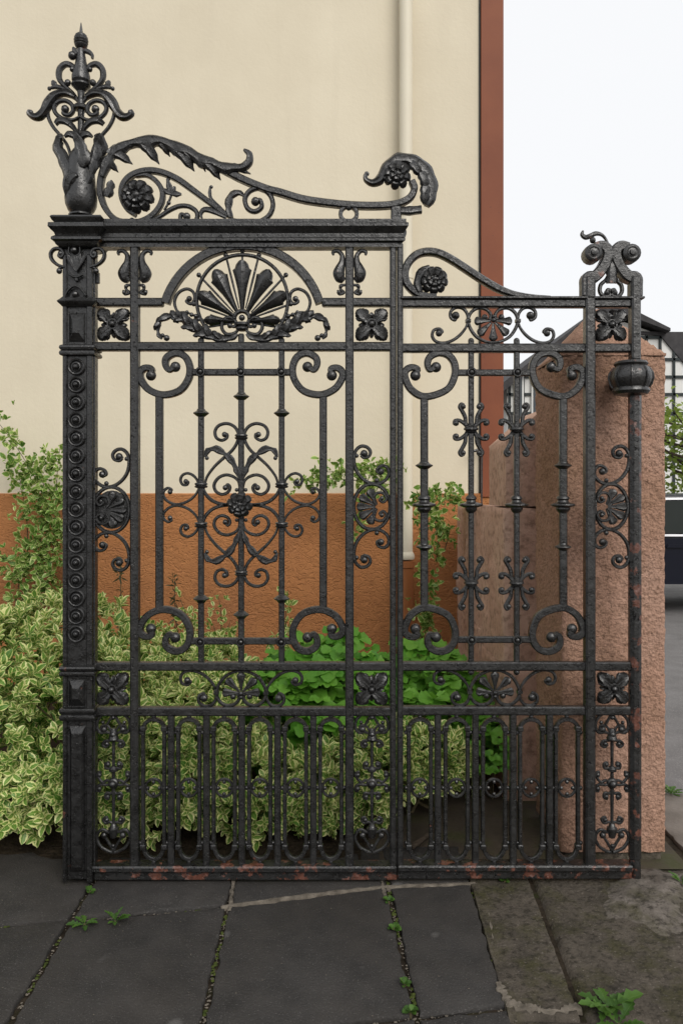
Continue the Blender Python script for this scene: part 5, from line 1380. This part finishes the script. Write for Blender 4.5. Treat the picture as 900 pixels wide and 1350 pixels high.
def mound(label, blobs, n_shoots, size, seed, name='variegated_shrub', cat='shrub', single=280, mat='variegated_leaf', down=0.35, clip=None, fringe=None):
    """shrub built of shoots on a union of ellipsoids (cx, cy, cz, rx, ry, rz)"""
    random.seed(seed)
    c0 = blobs[0]; root = empty(name, (c0[0], c0[1], 0.0)); tag(root, label, cat)
    places = []; vol = [b[3] * b[5] for b in blobs]
    def inside(p, k=0.86):
        return any(((p[0] - b[0]) / b[3]) ** 2 + ((p[1] - b[1]) / b[4]) ** 2 + ((p[2] - b[2]) / b[5]) ** 2 < k for b in blobs)
    cnt = 0; tries = 0
    while cnt < n_shoots and tries < n_shoots * 20:
        tries += 1
        b = random.choices(blobs, vol)[0]
        d = np.array([random.gauss(0, 1) for _ in range(3)]); d /= np.linalg.norm(d)
        if d[1] > 0.7 or (d[2] < -down - 0.3): continue
        rr = random.uniform(0.86, 1.04) if random.random() < 0.75 else random.uniform(0.55, 0.86)
        wob = 1 + 0.12 * mnoise.noise((d[0] * 3 + seed, d[1] * 3, d[2] * 3))
        p = np.array((b[0] + d[0] * b[3] * rr * wob, b[1] + d[1] * b[4] * rr * wob, b[2] + d[2] * b[5] * rr * wob))
        if p[2] < 0.03: continue
        if clip and not clip(p): continue
        others = [q for q in blobs if q is not b]
        if rr > 0.86 and any(((p[0] - q[0]) / q[3]) ** 2 + ((p[1] - q[1]) / q[4]) ** 2 + ((p[2] - q[2]) / q[5]) ** 2 < 0.7 for q in others): continue
        nrm = np.array((d[0] / b[3], d[1] / b[4], d[2] / b[5])); nrm /= np.linalg.norm(nrm)
        dirn = nrm + np.array((random.gauss(0, .25), random.gauss(0, .25) - 0.12, 0.55))
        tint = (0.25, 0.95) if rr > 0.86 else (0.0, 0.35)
        whorl(places, p, dirn, size * random.uniform(0.8, 1.2), random.randint(6, 9), tint); cnt += 1
    segs = []
    for k in range(16):
        b = random.choices(blobs, vol)[0]
        a = random.uniform(0, 6.28); e = (b[0] + 0.8 * b[3] * math.cos(a), b[1] - abs(0.75 * b[4] * math.sin(a)), b[2] + random.uniform(-0.2, 0.7) * b[5])
        s0 = (c0[0] + random.uniform(-.2, .2) + (b[0] - c0[0]) * 0.6, c0[1] + random.uniform(0, .15), 0.02)
        m_ = tuple((s0[i] + e[i]) / 2 + random.uniform(-.06, .06) for i in range(3))
        segs.append(((s0, m_, e), 0.009, 0.003))
    stems(root, segs)
    plant(root, places, 'oval', mat, single)
    return root

mound('large variegated shrub with cream edged leaves behind the ornate gate post',
      [(-1.15, 0.62, 0.38, 0.46, 0.50, 0.42), (-1.62, 0.55, 0.46, 0.45, 0.52, 0.48), (-1.38, 0.95, 0.54, 0.48, 0.45, 0.41), (-1.50, 0.36, 0.22, 0.40, 0.28, 0.24), (-1.05, 0.36, 0.24, 0.32, 0.24, 0.25), (-1.0, 1.1, 0.40, 0.45, 0.45, 0.36)], 2150, 0.043, 21)
mound('variegated cream and green shrub behind the fan panel of the gate',
      [(-0.66, 0.66, 0.30, 0.34, 0.42, 0.34), (-0.36, 0.44, 0.17, 0.28, 0.26, 0.19), (-0.72, 0.40, 0.20, 0.28, 0.26, 0.22), (-0.68, 0.95, 0.42, 0.32, 0.34, 0.31)], 1350, 0.041, 22)
mound('low variegated shrub at the gate leaf joint in front of green foliage',
      [(0.10, 0.50, 0.19, 0.26, 0.24, 0.22), (0.34, 0.68, 0.22, 0.26, 0.24, 0.18), (-0.12, 0.46, 0.15, 0.22, 0.22, 0.17)], 780, 0.041, 23, single=220, clip=lambda p: not (p[0] > 0.2 and p[2] < 0.16))

# taller loose shoots of the shrub in front of the ochre plinth
def sprig(label, paths, size, seed, name, cat, mat='climber_leaf', tpl='oval', step=0.035, jit=0.03, single=120, cnt=(2, 4), group=None, stem_r=0.004, tint=(0.1, 0.9)):
    """climbing or upright plant: leaves in small groups along stems"""
    random.seed(seed)
    root = empty(name, paths[0][0]); tag(root, label, cat, group)
    places = []; segs = []
    for path in paths:
        P = cr(path, 8); segs.append((path, stem_r, stem_r * 0.4))
        L = 0
        for i in range(1, len(P)):
            seg = np.linalg.norm(P[i] - P[i - 1]); L += seg
            while L > step:
                L -= step
                p = P[i] + np.array([random.gauss(0, jit), random.gauss(0, jit * 0.6) - 0.01, random.gauss(0, jit)])
                dirn = np.array((random.gauss(0, .6), -0.8 + random.gauss(0, .3), random.gauss(0.25, .5)))
                whorl(places, p, dirn, size * random.uniform(0.65, 1.15), random.randint(*cnt), tint, (35, 85))
    stems(root, segs)
    plant(root, places, tpl, mat, single)
    return root
def wp(px, py, d): return ((px - 450) * d / 1050.0, d - 3.0, EYE + (645 - py) * d / 1050.0)
D1 = 5.25
sprig('leafy climber with small pale leaves on the wall left of the gate post',
      [[wp(45, 800, D1), wp(52, 740, D1), wp(55, 690, D1), wp(50, 640, D1), wp(35, 610, D1), wp(12, 575, D1), wp(-12, 545, D1)],
       [wp(60, 800, D1), wp(70, 730, D1), wp(74, 670, D1), wp(76, 620, D1), wp(80, 585, D1)],
       [wp(30, 800, D1), wp(36, 740, D1), wp(36, 690, D1), wp(30, 650, D1), wp(22, 620, D1), wp(5, 610, D1)],
       [wp(85, 800, D1), wp(88, 740, D1), wp(84, 690, D1), wp(80, 650, D1)],
       [wp(20, 800, D1), wp(25, 760, D1), wp(8, 735, D1), wp(-12, 745, D1)],
       [wp(52, 790, D1), wp(62, 720, D1), wp(60, 665, D1), wp(56, 630, D1), wp(44, 600, D1)]], 0.050, 31, 'climber', 'climber', step=0.0085, jit=0.045, single=280)
D2 = 5.2
sprig('trailing climber along the top of the ochre plinth behind the side medallion',
      [[wp(470, 700, D2), wp(475, 660, D2), wp(485, 632, D2), wp(505, 615, D2), wp(525, 612, D2)],
       [wp(520, 640, D2), wp(480, 634, D2), wp(445, 632, D2), wp(415, 630, D2), wp(390, 640, D2)],
       [wp(515, 622, D2), wp(470, 620, D2), wp(440, 622, D2), wp(415, 622, D2)]], 0.046, 32, 'climber', 'climber', step=0.0075, jit=0.034, single=200)
D3 = 4.9
sprig('climber hanging beside the downpipe foot in the gap of the low gate leaf',
      [[wp(556, 845, D3), wp(556, 780, D3), wp(562, 720, D3), wp(562, 680, D3), wp(556, 650, D3)],
       [wp(575, 740, D3), wp(578, 700, D3), wp(575, 672, D3), wp(585, 655, D3), wp(605, 655, D3)],
       [wp(555, 700, D3), wp(560, 665, D3), wp(580, 650, D3), wp(600, 668, D3)],
       [wp(585, 728, D3), wp(590, 705, D3), wp(580, 690, D3)],
       [wp(560, 850, D3), wp(566, 810, D3), wp(558, 790, D3)]], 0.052, 33, 'climber', 'climber', step=0.010, jit=0.034, single=220)
for i, (pp, lab) in enumerate((
        ([wp(290, 850, 4.5), wp(292, 815, 4.5), wp(288, 785, 4.5)], 'pale upright shoot before the plinth below the centre flower'),
        ([wp(248, 850, 4.4), wp(246, 815, 4.4), wp(238, 790, 4.4)], 'pale upright shoot at the lower left volute'),
        ([wp(376, 860, 4.6), wp(377, 820, 4.6), wp(376, 780, 4.6)], 'slim pale shoot rising behind the right baluster of the tall leaf'))):
    sprig(lab, [pp, [pp[0], tuple(np.array(pp[1]) + (0.05, 0, -0.02))], [pp[0], tuple(np.array(pp[1]) + (-0.05, 0, -0.03))]], 0.042, 40 + i, 'shoot', 'shoot', step=0.016, jit=0.026, single=60, tint=(0.3, 1.0), mat='variegated_leaf')
for i, (px, py0, py1, lab) in enumerate(((231, 850, 755, 'dark thin sapling against the ochre plinth beside the frame bar'), (160, 850, 735, 'thin dark sapling between post and first stile'))):
    sprig(lab, [[wp(px + 4, py0, 4.6), wp(px, (py0 + py1) / 2, 4.6), wp(px - 1, py1, 4.6)]], 0.055, 50 + i, 'sapling', 'sapling', 'dark_sprout_leaf', 'blade', 0.035, 0.004, 40, (4, 6))

# broad-leaved green plants (lobed leaflets in threes on stalks)
def clump(label, cx, cy, rx, ry, h, n_leaf, size, seed, zmin=0.12, single=150, name='green_plant', mat='green_leaf'):
    random.seed(seed); root = empty(name, (cx, cy, 0)); tag(root, label, 'plant'); places = []; segs = []
    for k in range(n_leaf):
        a = random.uniform(0, 6.28); r = math.sqrt(random.random())
        x, y = cx + rx * r * math.cos(a), cy + ry * r * math.sin(a)
        z = max(zmin, h * (1 - 0.42 * r ** 2) * random.uniform(0.35, 1.0))
        d0 = np.array((math.cos(a) * r + random.gauss(0, .3), -0.75 + random.gauss(0, .3), -0.1 + random.gauss(0, .25)))
        d0 /= np.linalg.norm(d0); side = np.cross(d0, (0, 0, 1)); side /= np.linalg.norm(side) + 1e-6
        up = np.array((random.gauss(0, .2), -0.5, 1.0)); t = random.random(); s_ = size * random.uniform(0.6, 1.2)
        for d in (d0, d0 * 0.35 + side, d0 * 0.35 - side): places.append((np.array((x, y, z)), frame(d, random.uniform(-.25, .25), up), s_ * random.uniform(.85, 1.05), min(1, max(0, t + random.gauss(0, .12)))))
        if k % 6 == 0: segs.append(((( cx + (x - cx) * .4, cy + (y - cy) * .4, 0.01), ((x + cx) / 2, (y + cy) / 2, z * .6), (x, y, z)), 0.004, 0.002))
    stems(root, segs, 'twig'); plant(root, places, 'lobed', mat, single)
clump('bright green lobed leaf plant behind the lower rails of the tall leaf', -0.07, 0.98, 0.46, 0.38, 0.78, 760, 0.072, 61)
clump('bright green lobed leaf plant near the sandstone wall, behind the low leaf', 0.42, 1.12, 0.34, 0.38, 0.70, 440, 0.072, 62)
clump('small green plant at the foot of the sandstone pillar behind the bars', 0.68, 0.80, 0.11, 0.2, 0.42, 70, 0.05, 63, 0.2, 60)

# weeds in the paving joints
def weed(label, pos, n_, size, seed, tpl='toothed', mat='weed_leaf', el=(15, 50)):
    random.seed(seed); root = empty('weed', pos); tag(root, label, 'weed', None); pl = []
    for k in range(n_):
        a = 2.4 * k + random.uniform(-.3, .3); e = math.radians(random.uniform(*el))
        d = np.array((math.cos(a) * math.cos(e), math.sin(a) * math.cos(e), math.sin(e)))
        pl.append((np.array(pos) + d * 0.004 + np.array((0, 0, 0.003)), frame(d, random.uniform(-.3, .3)), size * random.uniform(.6, 1.1), random.random()))
    g = MB(); g.lathe([(0.004, -0.015), (0.005, 0.0), (0.003, 0.006)], pos[:2], 6); g.build('root_crown', 'twig', root)
    plant(root, pl, tpl, mat, n_)
weed('large toothed weed growing at the bottom right of the paving', gp(800, 1330, 0.0), 13, 0.095, 71, el=(10, 45))
weed('second toothed weed beside the large one near the lower right edge', gp(815, 1352, 0.0), 8, 0.085, 72, el=(5, 30))
weed('small fern like weed in the left cross joint', gp(152, 1216), 9, 0.052, 73, el=(20, 65))
weed('flat weed tuft where the two left joints cross', gp(112, 1220), 8, 0.055, 74, el=(5, 25))
weed('tiny clover tuft at the upper end of the middle joint', gp(512, 1190), 9, 0.020, 75, 'lobed', el=(10, 50))
weed('clover tuft halfway up the middle joint', gp(519, 1226), 14, 0.022, 76, 'lobed', el=(10, 50))
weed('clover tuft in the middle joint near the bottom edge', gp(533, 1300), 12, 0.018, 77, 'lobed', el=(10, 50))
weed('lowest clover tuft in the middle joint', gp(541, 1336), 14, 0.020, 78, 'lobed', el=(10, 50))
weed('tiny weed by the foot of the gate post', gp(119, 1177), 6, 0.025, 79, 'lobed', el=(10, 50))
weed('moss tuft under the low leaf bottom rail', gp(665, 1163), 10, 0.026, 80, 'lobed', el=(10, 50))
weed('weed at the kerb of the road past the pillar', gp(884, 1048), 14, 0.06, 81, el=(10, 60))
weed('weed tuft in the paving crack at the right edge', gp(897, 1165), 10, 0.05, 82, el=(10, 60))

# grit and crumbs in the joints and strewn on the slabs; moss cushions along the joints
random.seed(101)
def strew(name, label, cat, mat, spots, flat=0.6):
    g = MB()
    for x, y, z, r in spots:
        a0 = random.uniform(0, 6.28)
        ring_ = [(x + r * random.uniform(.7, 1.2) * math.cos(a0 + k * 1.2566), y + r * random.uniform(.7, 1.2) * math.sin(a0 + k * 1.2566), z + r * flat * 0.25) for k in range(5)]
        g.add(ring_ + [(x, y, z + r * flat * random.uniform(.7, 1.1)), (x, y, z - r * flat * .3)], [(k, (k + 1) % 5, 5) for k in range(5)] + [((k + 1) % 5, k, 6) for k in range(5)])
    o = g.build(name, mat, None, 25); tag(o, label, cat, None, 'stuff'); return o
def joint_pts(n_):
    out = []
    for _ in range(n_):
        if random.random() < 0.6:
            k = random.choice((2, 3, 3, 4, 4, 5)); y = random.uniform(-0.95, 0.02); x = XJ(k, y) + random.gauss(0, 0.004)
        else:
            x = random.uniform(-1.3, 0.48); y = (J1(x) if random.random() < 0.7 else J2(x)) + random.gauss(0, 0.004)
        out.append((x, y))
    return out
strew('grit', 'fine crumbs of grit lying in the paving joints', 'grit', 'pale_mortar', [(x, y, -0.010, random.uniform(0.002, 0.0055)) for x, y in joint_pts(700)])
strew('slab_grit', 'sparse pale grit scattered over the dark slabs', 'grit', 'pale_mortar', [(random.uniform(-1.3, 1.5), random.uniform(-0.95, -0.03), 0.0015, random.uniform(0.0010, 0.0026)) for _ in range(260)])
mo = []
for x, y in joint_pts(420):
    if mnoise.noise((x * 5, y * 5, 3)) > 0.0: mo.append((x, y, -0.010, random.uniform(0.004, 0.0085)))
strew('moss', 'dull green moss cushions along the paving joints', 'moss', 'joint_moss', mo, 0.9)

# fallen stick under the low leaf
o = MB().tube([gp(541, 1118, 0.012), gp(560, 1104, 0.02), gp(568, 1098, 0.02)], [0.012, 0.010, 0.009], 7)
tag(o.build('stick', 'bark'), 'short broken stick lying behind the bars of the low leaf', 'stick')

# ------------------------------------------------ street tree past the pillar
random.seed(91)
TX, TY = 5.75, 10.0
tr = empty('street_tree', (TX, TY, 0)); tag(tr, 'young street tree with fresh green leaves behind the parked car', 'tree')
g = MB(); g.tube([(TX, TY, -0.05), (TX + .03, TY, 0.8), (TX - .02, TY + .05, 1.7), (TX + .05, TY, 2.4), (TX, TY, 3.0)], [0.12, 0.10, 0.085, 0.06, 0.03], 9)
places = []
for k in range(26):
    z0 = random.uniform(0.95, 2.55); a = random.uniform(0, 6.28); L = random.uniform(0.7, 1.5) * (1.15 - z0 / 6)
    e = (TX + L * math.cos(a), TY + L * math.sin(a), z0 + L * random.uniform(0.2, 0.7))
    m_ = (TX + L * .5 * math.cos(a) + .05, TY + L * .5 * math.sin(a), z0 + L * .15)
    P = cr([(TX, TY, z0), m_, e], 4); g.tube(P, list(np.linspace(0.03, 0.008, len(P))), 5)
    for q in range(95):
        t = random.uniform(0.25, 1.05); p = np.array((TX, TY, z0)) * (1 - t) + np.array(e) * t + np.array([random.gauss(0, .16) for _ in range(3)])
        d = np.array([random.gauss(0, 1), random.gauss(-.2, 1), random.gauss(-.2, .7)])
        places.append((p, frame(d, random.uniform(-1, 1)), random.uniform(0.06, 0.11), random.random()))
g.build('trunk', 'bark', tr)
me = leaf_mesh('oval', [(p - np.array((TX, TY, 0)), R_, s_, t) for p, R_, s_, t in places], 'spring_leaf', 'crown')
o = bpy.data.objects.new('crown', me); COL.objects.link(o); o.parent = tr; tag(o, kind='stuff')

# things of one kind share a group
GR = {'variegated_shrub': 'variegated shrubs behind the gate', 'climber': 'climbers on the building wall', 'shoot': 'pale shoots before the plinth',
      'sapling': 'thin dark saplings before the plinth', 'green_plant': 'green leafy plants behind the gate', 'weed': 'weeds in the paving joints', 'gate_leaf': 'leaves of the iron gate'}
for o in list(COL.objects):
    if o.parent is None and o.name.split('.')[0] in GR: o['group'] = GR[o.name.split('.')[0]]
